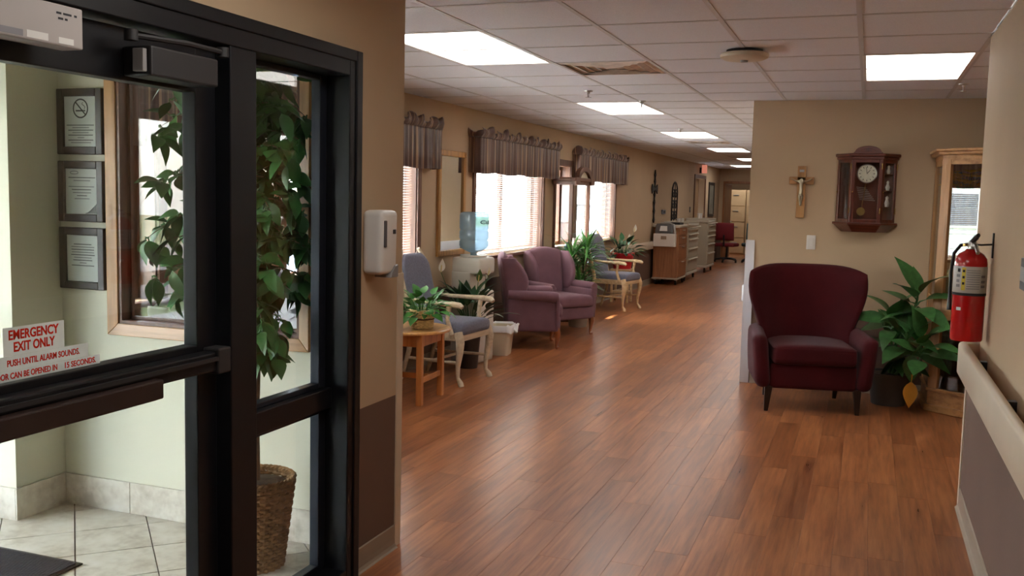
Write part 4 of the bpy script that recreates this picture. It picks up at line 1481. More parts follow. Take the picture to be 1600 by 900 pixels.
spathe_flower(pl, (0.0, 0.0, 0.03), (-0.20, -0.18, 0.52), 1.25)
spathe_flower(pl, (0.02, 0.0, 0.03), (0.10, -0.04, 0.44), 1.2, M_STEM)
spathe_flower(pl, (0.02, 0.02, 0.03), (0.17, 0.02, 0.50), 0.8)

# ---- dracaena behind the second wing chair
t = thing('plant_pot', 'grey plant pot on the floor behind the mauve wing chair', 'pot', (-3.21, 11.0, 0))
MB().lathe([(0.0, 0.0), (0.105, 0.0), (0.135, 0.20), (0.145, 0.20), (0.145, 0.235), (0.13, 0.235), (0.126, 0.19), (0.0, 0.19)], 28).build('pot_shell', mat('grey_pot', rgb(150, 146, 140), 0.6), t)
pl = thing('dracaena_plant', 'tall bushy strap-leaved green plant in front of the arched glass cabinet', 'plant', (-3.21, 11.0, 0.19))
MB().lathe([(0.0, 0.002), (0.118, 0.002), (0.11, 0.03), (0.0, 0.035)], 18).build('soil', M_SOIL, pl)
strap = [leaf_mesh('leaf', 0.42, 0.036, M_LEAF5, 0.3, 0.35, 0, 0.55, 9), leaf_mesh('leaf', 0.38, 0.040, M_LEAF5, 0.3, 0.8, 0, 0.55, 9)]
rnd = random.Random(3)
for c3 in range(5):
    a0 = c3 * 1.257
    hgt = [0.80, 0.66, 0.52, 0.72, 0.40][c3]
    bx, by = 0.05 * math.cos(a0), 0.05 * math.sin(a0)
    MB().tube([(bx, by, 0), (bx * 1.6, by * 1.6, hgt * 0.6), (bx * 1.8, by * 1.8, hgt)], [0.012, 0.011, 0.009], 7).build('stalk', M_BARK, pl)
    for k in range(38):
        a = k * 2.399 + c3
        el = rnd.uniform(-0.1, 1.35)
        d = Vector((math.cos(a) * math.cos(el), math.sin(a) * math.cos(el), math.sin(el)))
        if d.x < 0: d.x *= 0.6
        d.y *= 0.7 if d.y > 0 else 0.3
        d.normalize()
        sc = rnd.uniform(0.62, 0.95)
        if d.x < 0: sc = min(sc, (0.36 + bx * 1.8) / (-d.x * 0.43 + 0.02))
        inst('leaf', strap[k % 2], pl, orient((bx * 1.8, by * 1.8, hgt - 0.22 * (k / 38)), d, (0, 0, 1), rnd.uniform(-.4, .4), sc))

# ---- lily in a red pot on a stand past the second armchair
t = thing('plant_stand', 'pale wooden plant stand under the red pot by the window wall', 'plant stand', (-3.42, 14.0, 0))
MB().box(-0.15, 0.15, -0.15, 0.15, 0.47, 0.50).build('stand_top', M_PALE, t, False, 0.004)
for sx in (-1, 1):
    for sy in (-1, 1):
        MB().box(sx * 0.12 - .016, sx * 0.12 + .016, sy * 0.12 - .016, sy * 0.12 + .016, 0, 0.47).build('leg', M_PALE, t, False, 0.003)
MB().box(-0.12, 0.12, -0.12, 0.12, 0.15, 0.17).build('shelf', M_PALE, t, False, 0.003)
t = thing('plant_pot', 'bright red plant pot standing on the pale wooden plant stand', 'pot', (-3.42, 14.0, 0.501))
M_REDPOT = mat('red_pot', rgb(196, 30, 44), 0.4, var=0.06)
MB().lathe([(0.0, 0.0), (0.13, 0.0), (0.17, 0.20), (0.18, 0.20), (0.18, 0.235), (0.165, 0.235), (0.16, 0.19), (0.0, 0.19)], 28).build('pot_shell', M_REDPOT, t)
pl = thing('peace_lily', 'dark green peace lily with white flowers growing in the red pot', 'plant', (-3.42, 14.0, 0.691))
MB().lathe([(0.0, 0.002), (0.15, 0.002), (0.14, 0.03), (0.0, 0.035)], 18).build('soil', M_SOIL, pl)
rnd = random.Random(12)
for k in range(42):
    a = k * 2.399
    el = rnd.uniform(-0.05, 1.3)
    d = Vector((math.cos(a) * math.cos(el), math.sin(a) * math.cos(el), math.sin(el)))
    if d.x < -0.3: d.x = -0.18
    inst('leaf', lily[k % 2], pl, orient((0.05 * math.cos(a), 0.05 * math.sin(a), 0.03), d, (0, 0, 1), rnd.uniform(-.3, .3), rnd.uniform(0.75, 1.0)))
spathe_flower(pl, (0.0, 0.0, 0.03), (0.16, 0.02, 0.36), 1.2)
spathe_flower(pl, (0.02, 0.0, 0.03), (0.10, -0.08, 0.24), 1.0)

# ---- broad-leaved plant between burgundy chair and curio
t = thing('plant_pot', 'grey plant pot on the floor beside the burgundy armchair', 'pot', (0.22, 7.93, 0))
MB().lathe([(0.0, 0.0), (0.125, 0.0), (0.15, 0.22), (0.16, 0.22), (0.16, 0.25), (0.148, 0.25), (0.145, 0.21), (0.0, 0.21)], 28).build('pot_shell', mat('dark_grey_pot', rgb(84, 80, 76), 0.6), t)
pl = thing('evergreen_houseplant', 'broad-leaved green houseplant with one yellow leaf beside the burgundy armchair', 'plant', (0.22, 7.93, 0.21))
MB().lathe([(0.0, 0.002), (0.135, 0.002), (0.12, 0.03), (0.0, 0.035)], 18).build('soil', M_SOIL, pl)
cl_l = [leaf_mesh('leaf', 0.25, 0.145, M_LEAF2, 0.22, 0.35, 0.06, 0.75, 8), leaf_mesh('leaf', 0.23, 0.125, M_LEAF2, 0.22, 0.6, 0.06, 0.75, 8), leaf_mesh('leaf', 0.22, 0.12, M_LEAF2, 0.15, 0.15, 0.05, 0.75, 8)]
rnd = random.Random(33)
heads = [(0.16, -0.14, 0.64, 0.0), (0.0, -0.05, 0.46, 0.0), (0.10, -0.16, 0.34, 0), (0.20, -0.24, 0.30, 0), (0.03, 0.02, 0.24, 0)]
li = 0
for hx, hy, hz, _ in heads:
    MB().tube([(hx * 0.15, hy * 0.15, 0.01), (hx * 0.6, hy * 0.6, hz * 0.55), (hx, hy, hz)], [0.012, 0.010, 0.008], 7).build('stalk', M_STEM, pl)
    for k in range(9):
        a = k * 2.399 + hx * 20
        el = 1.25 - 1.5 * (k / 8) ** 1.0 + rnd.uniform(-.15, .15) if k else 1.25
        el = max(-0.5, el)
        d = Vector((math.cos(a) * math.cos(el), math.sin(a) * math.cos(el) , math.sin(el)))
        if d.y > 0.25: d.y = 0.1
        zz = hz - 0.10 * k / 8
        if d.x < -0.2 and zz < 0.40: d.x *= 0.45
        if d.x > 0.2: d.y = min(d.y, -0.45)
        inst('leaf', cl_l[li % 3], pl, orient((hx, hy, zz), d, (0, -0.3, 1), rnd.uniform(-.4, .4), rnd.uniform(0.95, 1.2)))
        li += 1
tag(inst('leaf', leaf_mesh('leaf', 0.22, 0.115, M_YLEAF, 0.1, 0.05, 0.06, 0.75, 8), pl, orient((0.15, -0.26, 0.075), (-0.04, -0.12, -1), (0, -1, 0.1), 0, 0.9)), 'yellowed hanging leaf')
inst('leaf', cl_l[0], pl, orient((0.15, -0.22, 0.27), (-0.06, -0.18, -1), (0, -1, 0.1), 0.2, 0.85))

# ================================================================== WALL AND FLOOR THINGS, LOUNGE SIDE
# ---- tall wall mirror
t = thing('wall_mirror', 'tall wall mirror in a gold wooden frame between two windows', 'mirror', (XL, 8.28, 0.97))
w_, h_ = 0.31, 0.98
b = MB()
MB().box(0, 0.028, -w_, -w_ + 0.055, 0.055, h_ - 0.055).build('frame_side', M_GOLDW, t, False, 0.006)
MB().box(0, 0.028, w_ - 0.055, w_, 0.055, h_ - 0.055).build('frame_side', M_GOLDW, t, False, 0.006)
MB().box(0, 0.028, -w_, w_, 0, 0.055).build('frame_rail', M_GOLDW, t, False, 0.006)
MB().box(0, 0.028, -w_, w_, h_ - 0.055, h_).build('frame_rail', M_GOLDW, t, False, 0.006)
b = MB()
for sy in (-1, 1):
    for z in (0.028, h_ - 0.028):
        b.lathe([(0.0, 0.0), (0.024, 0.004), (0.024, 0.008), (0.0, 0.012)], 4, (0, 0, 0))
        o = len(b.v) - 16
        b.v[o:] = [(0.026 + v[2], sy * (w_ - 0.028) + v[0], z + v[1]) for v in b.v[o:]]
b.build('corner_boss', M_GOLDW, t)
MB().box(0.002, 0.012, -w_ + 0.05, w_ - 0.05, 0.05, h_ - 0.05).build('mirror_glass', M_MIRROR, t, False)

# ---- water cooler and its bottle (tap side faces +x, turned a little to the corridor)
t = thing('water_cooler', 'off-white floor-standing water cooler below the gold mirror', 'water cooler', (-3.42, 8.21, 0), R(-6))
M_COOL = mat('cooler_white', rgb(206, 202, 192), 0.4, var=0.02)
b = MB()
b.rbox((0, 0, 0.33), (0.30, 0.30, 0.66), 0.02, 3)
b.build('lower_body', M_COOL, t)
MB().rbox((-0.05, 0, 0.74), (0.20, 0.30, 0.20), 0.012, 3).build('tap_recess', M_COOL, t)
MB().rbox((0, 0, 0.895), (0.30, 0.30, 0.15), 0.025, 3).build('upper_body', M_COOL, t)
MB().box(0.03, 0.14, -0.11, 0.11, 0.655, 0.668).build('drip_tray', M_GREYP, t, False, 0.004)
for y, m in ((-0.06, mat('tap_blue', rgb(60, 90, 150), 0.4)), (0.06, mat('tap_red', rgb(170, 50, 44), 0.4))):
    MB().tube([(0.04, y, 0.80), (0.10, y, 0.80), (0.115, y, 0.77)], [0.012, 0.014, 0.012], 10).build('tap', M_WHITE, t)
    MB().box(0.095, 0.125, y - 0.01, y + 0.01, 0.81, 0.822).build('tap_lever', m, t, False, 0.003)
MB().lathe([(0.10, 0.965), (0.125, 0.975), (0.125, 0.99), (0.06, 0.985), (0.0, 0.985)], 28).build('bottle_collar', M_COOL, t)
def bottle_mat():
    m = glass('blue_bottle', (0.50, 0.62, 0.69, 1), 0.06, 0.05)
    nt = m.node_tree
    out = [n for n in nt.nodes if n.type == 'OUTPUT_MATERIAL'][0]
    src = out.inputs[0].links[0].from_socket
    df = nt.nodes.new('ShaderNodeBsdfDiffuse')
    df.inputs[0].default_value = (0.62, 0.76, 0.84, 1)
    tr = nt.nodes.new('ShaderNodeBsdfTranslucent')
    tr.inputs[0].default_value = (0.62, 0.78, 0.86, 1)
    m1 = nt.nodes.new('ShaderNodeMixShader')
    m1.inputs[0].default_value = 0.6
    nt.links.new(df.outputs[0], m1.inputs[1])
    nt.links.new(tr.outputs[0], m1.inputs[2])
    m2 = nt.nodes.new('ShaderNodeMixShader')
    m2.inputs[0].default_value = 0.45
    nt.links.new(src, m2.inputs[1])
    nt.links.new(m1.outputs[0], m2.inputs[2])
    nt.links.new(m2.outputs[0], out.inputs[0])
    return m
M_BOT = bottle_mat()
t = thing('water_bottle', 'large clear blue water bottle upside down on the water cooler', 'bottle', (-3.42, 8.21, 0.99))
prof = [(0.0, -0.02), (0.03, -0.02), (0.032, 0.02), (0.07, 0.035), (0.118, 0.06), (0.136, 0.085), (0.136, 0.125), (0.128, 0.135), (0.128, 0.145), (0.136, 0.155), (0.136, 0.215), (0.128, 0.225), (0.128, 0.235), (0.136, 0.245),
        (0.136, 0.365), (0.13, 0.385), (0.11, 0.395), (0.0, 0.39)]
MB().lathe(prof, 40).build('bottle_body', M_BOT, t, True, 0, 50)
me = T_BOTTLE
fit_text(me, 0.30, 0.05)
a0 = R(-44)
for v in me.vertices:
    a = a0 + v.co.x / 0.1375
    r_ = 0.1372 + v.co.z
    v.co = Vector((r_ * math.cos(a), r_ * math.sin(a), 0.275 + v.co.y))
me.materials.append(mat('navy_print', rgb(20, 30, 60), 0.5))
o = bpy.data.objects.new('lettering', me)
C.objects.link(o)
o.parent = t

# ---- waste bin with liner bag
t = thing('waste_bin', 'small cream waste bin with white liner bag beside the wing chair', 'bin', (-3.30, 8.66, 0), R(8))
b = MB()
def sq(hx, hy, z, r=0.03):
    pts = []
    for cx, cy, a in ((hx - r, hy - r, 0), (-hx + r, hy - r, 90), (-hx + r, -hy + r, 180), (hx - r, -hy + r, 270)):
        for k in range(4):
            an = R(a + 30 * k)
            pts.append((cx + r * math.cos(an), cy + r * math.sin(an), z))
    return pts
b.loft([sq(0.085, 0.105, 0.0), sq(0.108, 0.135, 0.27), sq(0.112, 0.139, 0.27), sq(0.112, 0.139, 0.285), sq(0.10, 0.127, 0.285), sq(0.085, 0.11, 0.05)])
b.build('bin_body', mat('bin_cream', rgb(216, 206, 182), 0.45, var=0.03), t)
b = MB()
rnd = random.Random(2)
rings = []
for q, (k, z) in enumerate(((0.88, 0.20), (0.93, 0.288), (1.0, 0.302), (1.08, 0.29), (1.10, 0.255), (1.11, 0.225))):
    ring = sq(0.110 * k, 0.137 * k, z)
    out = []
    for i, p in enumerate(ring):
        j = rnd.uniform(-1, 1) * (0.006 if q > 1 else 0.002)
        out.append((p[0] * (1 + j * 4), p[1] * (1 + j * 4), p[2] + rnd.uniform(-1, 1) * (0.012 if q > 1 else 0.002)))
    rings.append(out)
b.loft(rings, True, False)
M_BAG = mat('white_bag', rgb(232, 232, 234), 0.35, var=0.05, bump=0.5, bscale=40)
b.build('liner_bag', M_BAG, t, True, 0, 80)
def knot(u, v):
    return (0.125 + 0.03 * u, 0.06 + 0.05 * v + 0.01 * u, 0.255 + 0.035 * v * u + 0.02 * math.sin(3 * v))
MB().pillow(knot, 0.035, 8, 8, 4).build('bag_tail', M_BAG, t)

# ---- arched glass display cabinet between the windows
t = thing('display_cabinet', 'narrow brown glass display cabinet with arched top against window wall', 'cabinet', (XL, 11.73, 0))
X1, HW = 0.28, 0.40
def bx(*a): return MB().box(*a)
for (x0, x1, y0, y1, m, nm) in ((X1 - .045, X1, -HW, -HW + .045, M_BROWNW, 'post'), (X1 - .04, X1, HW - .04, HW, M_BROWNW, 'post'), (0.03, 0.06, -HW, -HW + .03, M_BROWNW, 'post'), (0.03, 0.06, HW - .03, HW, M_BROWNW, 'post')):
    bx(x0, x1, y0, y1, 0.14, 1.70).build(nm, m, t, False, 0.003)
bx(0.03, X1 + 0.015, -HW - .015, HW + .015, 0.0, 0.14).build('base', M_BROWNW, t, False, 0.006)
bx(0.03, X1 + 0.02, -HW - .02, HW + .02, 1.70, 1.74).build('top_board', M_BROWNW, t, False, 0.006)
bx(0.03, X1 + 0.045, -HW - .035, HW + .035, 1.74, 1.79).build('cornice', M_BROWNW, t, False, 0.012)
poly = [(-HW - 0.02, 1.79), (-0.30, 1.79)] + [(-0.30 * math.cos(PI * k / 16), 1.79 + 0.14 * math.sin(PI * k / 16)) for k in range(1, 16)] + [(0.30, 1.79), (HW + 0.02, 1.79), (HW + .02, 1.70), (0.26, 1.70)]
poly += [(0.26 * math.cos(PI * k / 16), 1.70 + 0.17 * math.sin(PI * k / 16)) for k in range(1, 16)] + [(-0.26, 1.70), (-HW - .02, 1.70)]
MB().prism(poly, 0, X1 - 0.01, X1 + 0.05).build('arched_crest', M_BROWNW, t, False, 0.004)
MB().prism([(0.262 * math.cos(PI * k / 16), 1.70 + 0.172 * math.sin(PI * k / 16)) for k in range(17)], 0, X1 + 0.0, X1 + 0.012).build('crest_panel', mat('pale_panel', rgb(196, 188, 160), 0.6, var=0.08), t, False)
for y in (-HW + 0.018, HW - 0.018):
    bx(0.055, X1 - 0.04, y - .002, y + .002, 0.145, 1.695).build('side_glass', M_GLASS, t, False)
bx(X1 - 0.022, X1 - 0.018, -HW + .04, HW - .035, 0.145, 1.695).build('front_glass', M_GLASS, t, False)
for z in (0.50, 0.86, 1.22, 1.50):
    bx(0.035, X1 - 0.046, -HW + .03, HW - .03, z, z + 0.006).build('glass_shelf', M_GLASS, t, False)
# figurines on its shelves
M_PORC = mat('porcelain', rgb(214, 206, 196), 0.25, var=0.05)
M_PORC2 = mat('blue_porcelain', rgb(96, 118, 150), 0.25, var=0.1)
for k, (y, z, s, m) in enumerate(((-0.2, 0.506, 1.0, M_PORC), (0.1, 0.506, 0.8, M_PORC2), (0.22, 0.866, 0.9, M_PORC), (-0.1, 0.866, 0.7, M_PORC2), (0.0, 0.141, 1.2, M_PORC))):
    v = thing('small_vase', ['white vase on the second shelf of the arched display cabinet', 'blue vase beside the white one on the second cabinet shelf', 'white vase on the third shelf of the arched display cabinet', 'blue vase beside the white one on the third cabinet shelf', 'largest white vase on the floor of the arched display cabinet'][k], 'vase', (XL + 0.13, 11.73 + y, z), 0, 'vases in the arched cabinet')
    MB().lathe([(0.0, 0.0), (0.03 * s, 0.0), (0.045 * s, 0.05 * s), (0.03 * s, 0.11 * s), (0.018 * s, 0.14 * s), (0.026 * s, 0.165 * s), (0.02 * s, 0.165 * s), (0.0, 0.12 * s)], 20).build('vase_body', m, v)

# ---- handrail on the window wall
def handrail(label, a, b2, nrm, z, hgt, name='handrail', standoff=0.075, thick=0.035, m=M_CREAM, ends=(True, True)):
    a, b2, n = Vector((*a, 0)), Vector((*b2, 0)), Vector((*nrm, 0))
    d = (b2 - a).normalized()
    L = (b2 - a).length
    t = thing(name, label, 'handrail', (a.x, a.y, z))
    hh = hgt / 2
    prof = [(standoff - thick, -hh + .012), (standoff - thick, hh - .012)]
    prof += [(standoff - thick / 2 + thick / 2 * math.cos(R(180 - 30 * k)), hh - .012 + .012 * math.sin(R(180 - 30 * k))) for k in range(1, 7)]
    prof += [(standoff, -hh + .012)] + [(standoff - thick / 2 + thick / 2 * math.cos(R(-30 * k)), -hh + .012 + .012 * math.sin(R(-30 * k))) for k in range(1, 6)]
    r = standoff - 0.006
    rings = []
    def ringat(p, off):
        return [p + off * q + Vector((0, 0, zz)) for q, zz in [(1, 1)]]
    stations = []
    if ends[0]:
        for k in range(0, 7):
            an = R(90 - 15 * k)
            stations.append((r - r * math.sin(an), an))
    # straight body
    pts = []
    if ends[0]:
        for k in range(7):
            an = PI / 2 * (1 - k / 6)
            pts.append((r * (1 - math.sin(an)) if False else r - r * math.cos(PI / 2 - an), an))
    body = []
    s0 = r if ends[0] else 0
    s1 = L - r if ends[1] else L
    for s_ in (s0, s1):
        body.append([d * s_ + n * q + Vector((0, 0, zz)) for q, zz in prof])
    rings = []
    if ends[0]:
        for k in range(6):
            an = PI / 2 * (k / 6)          # 0: end turned into the wall, 90: along the rail
            ctr = d * r
            rings.append([ctr - d * (q * math.cos(an)) + n * (q * math.sin(an)) + Vector((0, 0, zz)) for q, zz in prof])
    rings += body
    if ends[1]:
        for k in range(5, -1, -1):
            an = PI / 2 * (k / 6)
            ctr = d * (L - r)
            rings.append([ctr + d * (q * math.cos(an)) + n * (q * math.sin(an)) + Vector((0, 0, zz)) for q, zz in prof])
    MB().loft(rings).build('rail', m, t)
    k = 0.35
    while k < L:
        b = MB()
        p = d * k
        c0 = p + n * 0.0
        b.add([p - d * .02 + n * 0 + Vector((0, 0, -.03)), p + d * .02 + Vector((0, 0, -.03)), p + d * .02 + Vector((0, 0, .03)), p - d * .02 + Vector((0, 0, .03)),
               p - d * .02 + n * (standoff - thick + .004) + Vector((0, 0, -.03)), p + d * .02 + n * (standoff - thick + .004) + Vector((0, 0, -.03)), p + d * .02 + n * (standoff - thick + .004) + Vector((0, 0, .03)), p - d * .02 + n * (standoff - thick + .004) + Vector((0, 0, .03))],
              [(0, 1, 2, 3), (4, 5, 6, 7), (0, 1, 5, 4), (1, 2, 6, 5), (2, 3, 7, 6), (3, 0, 4, 7)])
        b.build('bracket', M_DARK, t, False)
        k += 0.9
    return t
handrail('cream handrail on the tan wall between the red-potted lily and the carts', (XL, 14.75), (XL, 17.2), (1, 0), 0.72, 0.14)
handrail('cream crash handrail on the wall below the fire extinguisher', (XR, 4.95), (XR, 0.2), (-1, 0), 0.84, 0.15, standoff=0.095, thick=0.04)
handrail('white handrail on the side of the clock wall behind the corner guard', (XC, 8.75), (XC, 20.0), (-1, 0), 0.72, 0.15, m=M_GUARD, standoff=0.09)

# ---- carts
def caster(t, x, y):
    b = MB().tube([(x - 0.014, y, 0.042), (x + 0.014, y, 0.042)], 0.042, 16)
    w = b.build('caster', M_BLACKP, t)
    MB().box(x - 0.02, x + 0.02, y - 0.02, y + 0.02, 0.075, 0.10).build('caster_fork', M_STEEL, w, False)
# wooden cart
t = thing('medical_cart', 'brown wood-laminate cart on casters with a white box on its end', 'cart', (-3.42, 17.66, 0))
MB().box(-0.24, 0.24, -0.42, 0.42, 0.10, 0.13).build('bottom_tray', M_BEIGE, t, False, 0.006)
MB().box(-0.225, 0.225, -0.405, 0.405, 0.13, 1.04).build('body', M_CARTW, t, False, 0.004)
MB().box(-0.24, 0.24, -0.42, 0.42, 1.04, 1.09).build('top', M_BEIGE2, t, False, 0.01)
for z0, z1 in ((0.16, 0.44), (0.46, 0.72), (0.74, 0.88), (0.90, 1.02)):
    dw = MB().box(0.225, 0.24, -0.385, 0.385, z0, z1).build('drawer', M_CARTW, t, False, 0.003)
    MB().box(0.24, 0.262, -0.10, 0.10, z1 - 0.035, z1 - 0.02).build('handle', M_STEEL, dw, False, 0.003)
for sx in (-1, 1):
    for sy in (-1, 1):
        caster(t, sx * 0.19, sy * 0.33)
t2 = thing('document_box', 'white box with a label slot hanging on the wooden cart end', 'box', (-3.43, 17.254, 0.70))
MB().box(-0.20, 0.20, -0.12, 0.0, 0.0, 0.23).build('box_body', M_WHITE, t2, False, 0.008)
MB().box(-0.06, 0.04, -0.124, -0.119, 0.13, 0.19).build('label_slot', mat('label_grey', rgb(150, 130, 110), 0.6), t2, False)
MB().box(-0.17, 0.17, -0.10, -0.02, 0.23, 0.25).build('lid', M_GREYP, t2, False, 0.004)
t2 = thing('desk_device', 'grey handheld station with silver side arm leaning on the wooden cart', 'device', (-3.42, 17.19, 0.951))
MB().frustum((-0.19, 0.14, -0.05, 0.04, 0.0), (-0.17, 0.12, 0.0, 0.06, 0.16)).build('housing', mat('device_grey', rgb(96, 96, 98), 0.4), t2, False, 0.012)
MB().frustum((-0.10, 0.04, -0.056, -0.04, 0.03), (-0.09, 0.03, -0.02, -0.004, 0.12)).build('screen', M_PAPER, t2, False)
MB().tube([(0.17, -0.02, -0.16), (0.175, -0.02, 0.02), (0.15, 0.0, 0.14), (0.07, 0.02, 0.175), (-0.10, 0.02, 0.17)], [0.022, 0.022, 0.02, 0.016, 0.012], 10).build('side_arm', mat('silver_plastic', rgb(182, 182, 180), 0.3, metal=0.3, var=0.04), t2)
t2 = thing('tray', 'dark flat tray lying on the wooden cart top', 'tray', (-3.40, 17.72, 1.091))
MB().box(-0.16, 0.16, -0.18, 0.18, 0, 0.012).build('tray_base', M_DARK, t2, False, 0.004)
b = MB()
b.box(-0.17, -0.155, -0.19, 0.19, 0, 0.035).box(0.155, 0.17, -0.19, 0.19, 0, 0.035).box(-0.155, 0.155, -0.19, -0.175, 0, 0.035).box(-0.155, 0.155, 0.175, 0.19, 0, 0.035)
b.build('tray_edge', M_DARK, t2, False, 0.003)
def drawer_cart(label, x, y, L, zt, m):
    t = thing('medical_cart', label, 'cart', (x, y, 0))
    h = L / 2
    MB().box(-0.24, 0.24, -h, h, 0.11, 0.16).build('base_bumper', M_BEIGE2, t, False, 0.01)
    MB().box(-0.225, 0.225, -h + .015, h - .015, 0.16, zt - 0.08).build('body', m, t, False, 0.004)
    b = MB()
    b.box(-0.24, 0.24, -h, h, zt - 0.08, zt - 0.05).box(-0.24, -0.225, -h, h, zt - 0.05, zt).box(-0.225, 0.24, -h, -h + .015, zt - .05, zt).box(-0.225, 0.24, h - .015, h, zt - .05, zt)
    b.build('top', M_BEIGE2, t, False, 0.005)
    MB().tube([(0.25, -h + .05, zt - 0.10), (0.285, -h + .06, zt - 0.10), (0.285, h - .06, zt - 0.10), (0.25, h - .05, zt - 0.10)], 0.012, 8).build('push_handle', M_BEIGE2, t)
    zs = [0.18, 0.44, 0.64, 0.82, 0.92, zt - 0.12]
    for k in range(5):
        dw = MB().box(0.225, 0.24, -h + .04, h - .04, zs[k] + .006, zs[k + 1] - .006).build('drawer', m, t, False, 0.004)
        MB().box(0.24, 0.265, -h + .10, h - .10, zs[k + 1] - 0.045, zs[k + 1] - 0.022).build('handle', M_BEIGE2, dw, False, 0.006)
    for sx in (-1, 1):
        for sy in (-1, 1):
            w = MB().tube([(sx * .18 - .015, sy * (h - .1), .055), (sx * .18 + .015, sy * (h - .1), .055)], 0.055, 16).build('caster', M_BLACKP, t)
            MB().box(sx * .18 - .022, sx * .18 + .022, sy * (h - .1) - .02, sy * (h - .1) + .02, .09, .115).build('caster_fork', M_STEEL, w, False)
    return t
drawer_cart('beige steel drawer cart standing against the wooden cart', -3.43, 18.82, 1.18, 1.13, M_BEIGE)
drawer_cart('beige steel drawer cart standing apart near the office chairs', -3.43, 21.15, 1.05, 1.16, M_BEIGE)
for k, (y, m) in enumerate(((18.55, M_WHITE), (18.95, M_PAPER))):
    c4 = thing('paper_cup', ['white cup on the beige cart, next to the wooden cart', 'pale cup on the beige cart, away from the wooden cart'][k], 'cup', (-3.45, y, 1.081), 0, 'cup stacks on the beige cart')
    MB().lathe([(0.0, 0.0), (0.028, 0.0), (0.038, 0.11), (0.036, 0.11), (0.0, 0.02)], 16).build('cup_wall', m, c4)
for k, (y, s) in enumerate(((20.95, 1), (21.15, 1))):
    c4 = thing('paper_cup', ['tall white cup at the near end of the far beige cart', 'tall white cup in the middle of the far beige cart'][k], 'cup', (-3.45, y, 1.11), 0, 'cups on the far cart')
    MB().lathe([(0.0, 0.0), (0.03, 0.0), (0.042, 0.16), (0.04, 0.16), (0.0, 0.02)], 16).build('cup_wall', M_WHITE, c4)

# ---- wrought-iron wall ornaments
t = thing('iron_cross', 'tall dark iron cross hanging on the tan wall above the wooden cart', 'wall decor', (XL, 17.35, 1.13))
MB().box(0.01, 0.03, -0.022, 0.022, 0.0, 0.90).build('upright', M_IRON, t, False, 0.003)
for s in (-1, 1):
    MB().prism([(0.0, 0.585), (s * 0.10, 0.565), (s * 0.22, 0.515), (s * 0.25, 0.60), (s * 0.22, 0.69), (s * 0.10, 0.64), (0, 0.62)], 0, 0.012, 0.03).build('flared_arm', M_IRON, t, False, 0.003)
for z in (0.04, 0.20, 0.36, 0.50, 0.74, 0.86):
    b = MB()
    b.prism([(0.0, z - 0.055), (0.055, z), (0.0, z + 0.055), (-0.055, z)], 0, 0.008, 0.034)
    b.build('diamond_boss', M_IRON, t, False, 0.003)
MB().prism([(-0.03, 0.88), (0, 0.84), (0.03, 0.88), (0, 0.95)], 0, 0.01, 0.03).build('finial', M_IRON, t, False, 0.002)
t = thing('iron_scroll_panel', 'arched dark iron scroll panel on the tan wall above the beige cart', 'wall decor', (XL, 19.3, 1.10))
b = MB()
arch = [(0.02, -0.27, 0.0), (0.02, -0.27, 0.55)] + [(0.02, -0.27 * math.cos(PI * k / 12), 0.55 + 0.25 * math.sin(PI * k / 12)) for k in range(1, 12)] + [(0.02, 0.27, 0.55), (0.02, 0.27, 0.0)]
b.ring(arch, 0.014, 6)
b.build('arched_frame', M_IRON, t)
for z in (0.12, 0.34, 0.56):
    for s in (-1, 1):
        pts = []
        for k in range(20):
            a = k * 0.45
            r_ = 0.115 * (1 - k / 24)
            pts.append((0.02, s * (0.13 + r_ * math.cos(a) * 0.95 - 0.0), z + r_ * math.sin(a)))
        MB().tube(pts, 0.009, 5).build('scroll', M_IRON, t)
MB().tube([(0.02, 0, 0.0), (0.02, 0, 0.80)], 0.010, 6).build('center_bar', M_IRON, t)
t = thing('wall_control', 'small blue-grey wall control unit between the iron ornaments', 'wall control', (XL, 18.25, 1.27))
MB().box(0, 0.03, -0.14, 0.14, 0, 0.08).build('cover', mat('blue_grey', rgb(112, 120, 132), 0.5), t, False, 0.006)
MB().box(0.03, 0.034, -0.08, 0.08, 0.02, 0.06).build('display', M_DARK, t, False)
t = thing('light_switch', 'dark wall switch plate beside the brown far doorway', 'switch', (XL, 21.2, 1.28))
MB().box(0, 0.008, -0.06, 0.06, 0, 0.12).build('plate', M_DARK, t, False, 0.003)
MB().box(0.008, 0.014, -0.02, 0.02, 0.04, 0.08).build('toggle', M_GREYP, t, False, 0.002)
t = thing('exit_sign', 'small red lit exit sign over the brown far doorway', 'sign', (XL, 22.3, 2.20))
MB().box(0.0, 0.05, -0.03, 0.03, -0.03, 0.10).build('arm_plate', M_DARK, t, False, 0.004)
MB().box(0.05, 0.165, -0.03, 0.03, -0.03, 0.16).build('sign_box', emit('exit_glow', (0.9, 0.30, 0.20, 1), 0.42), t, False, 0.006)
t = thing('framed_picture', 'dark framed picture on the wall between the far doorway and end wall', 'picture', (XL, 24.1, 1.15))
b = MB()
b.box(0, 0.03, -0.42, -0.35, 0, 0.85).box(0, 0.03, 0.35, 0.42, 0, 0.85).box(0, 0.03, -0.35, 0.35, 0, 0.07).box(0, 0.03, -0.35, 0.35, 0.78, 0.85)
b.build('frame', M_FRAME, t, False, 0.004)
MB().box(0, 0.015, -0.35, 0.35, 0.07, 0.78).build('picture_sheet', mat('far_print', rgb(120, 116, 104), 0.6, var=0.3, scale=5), t, False)

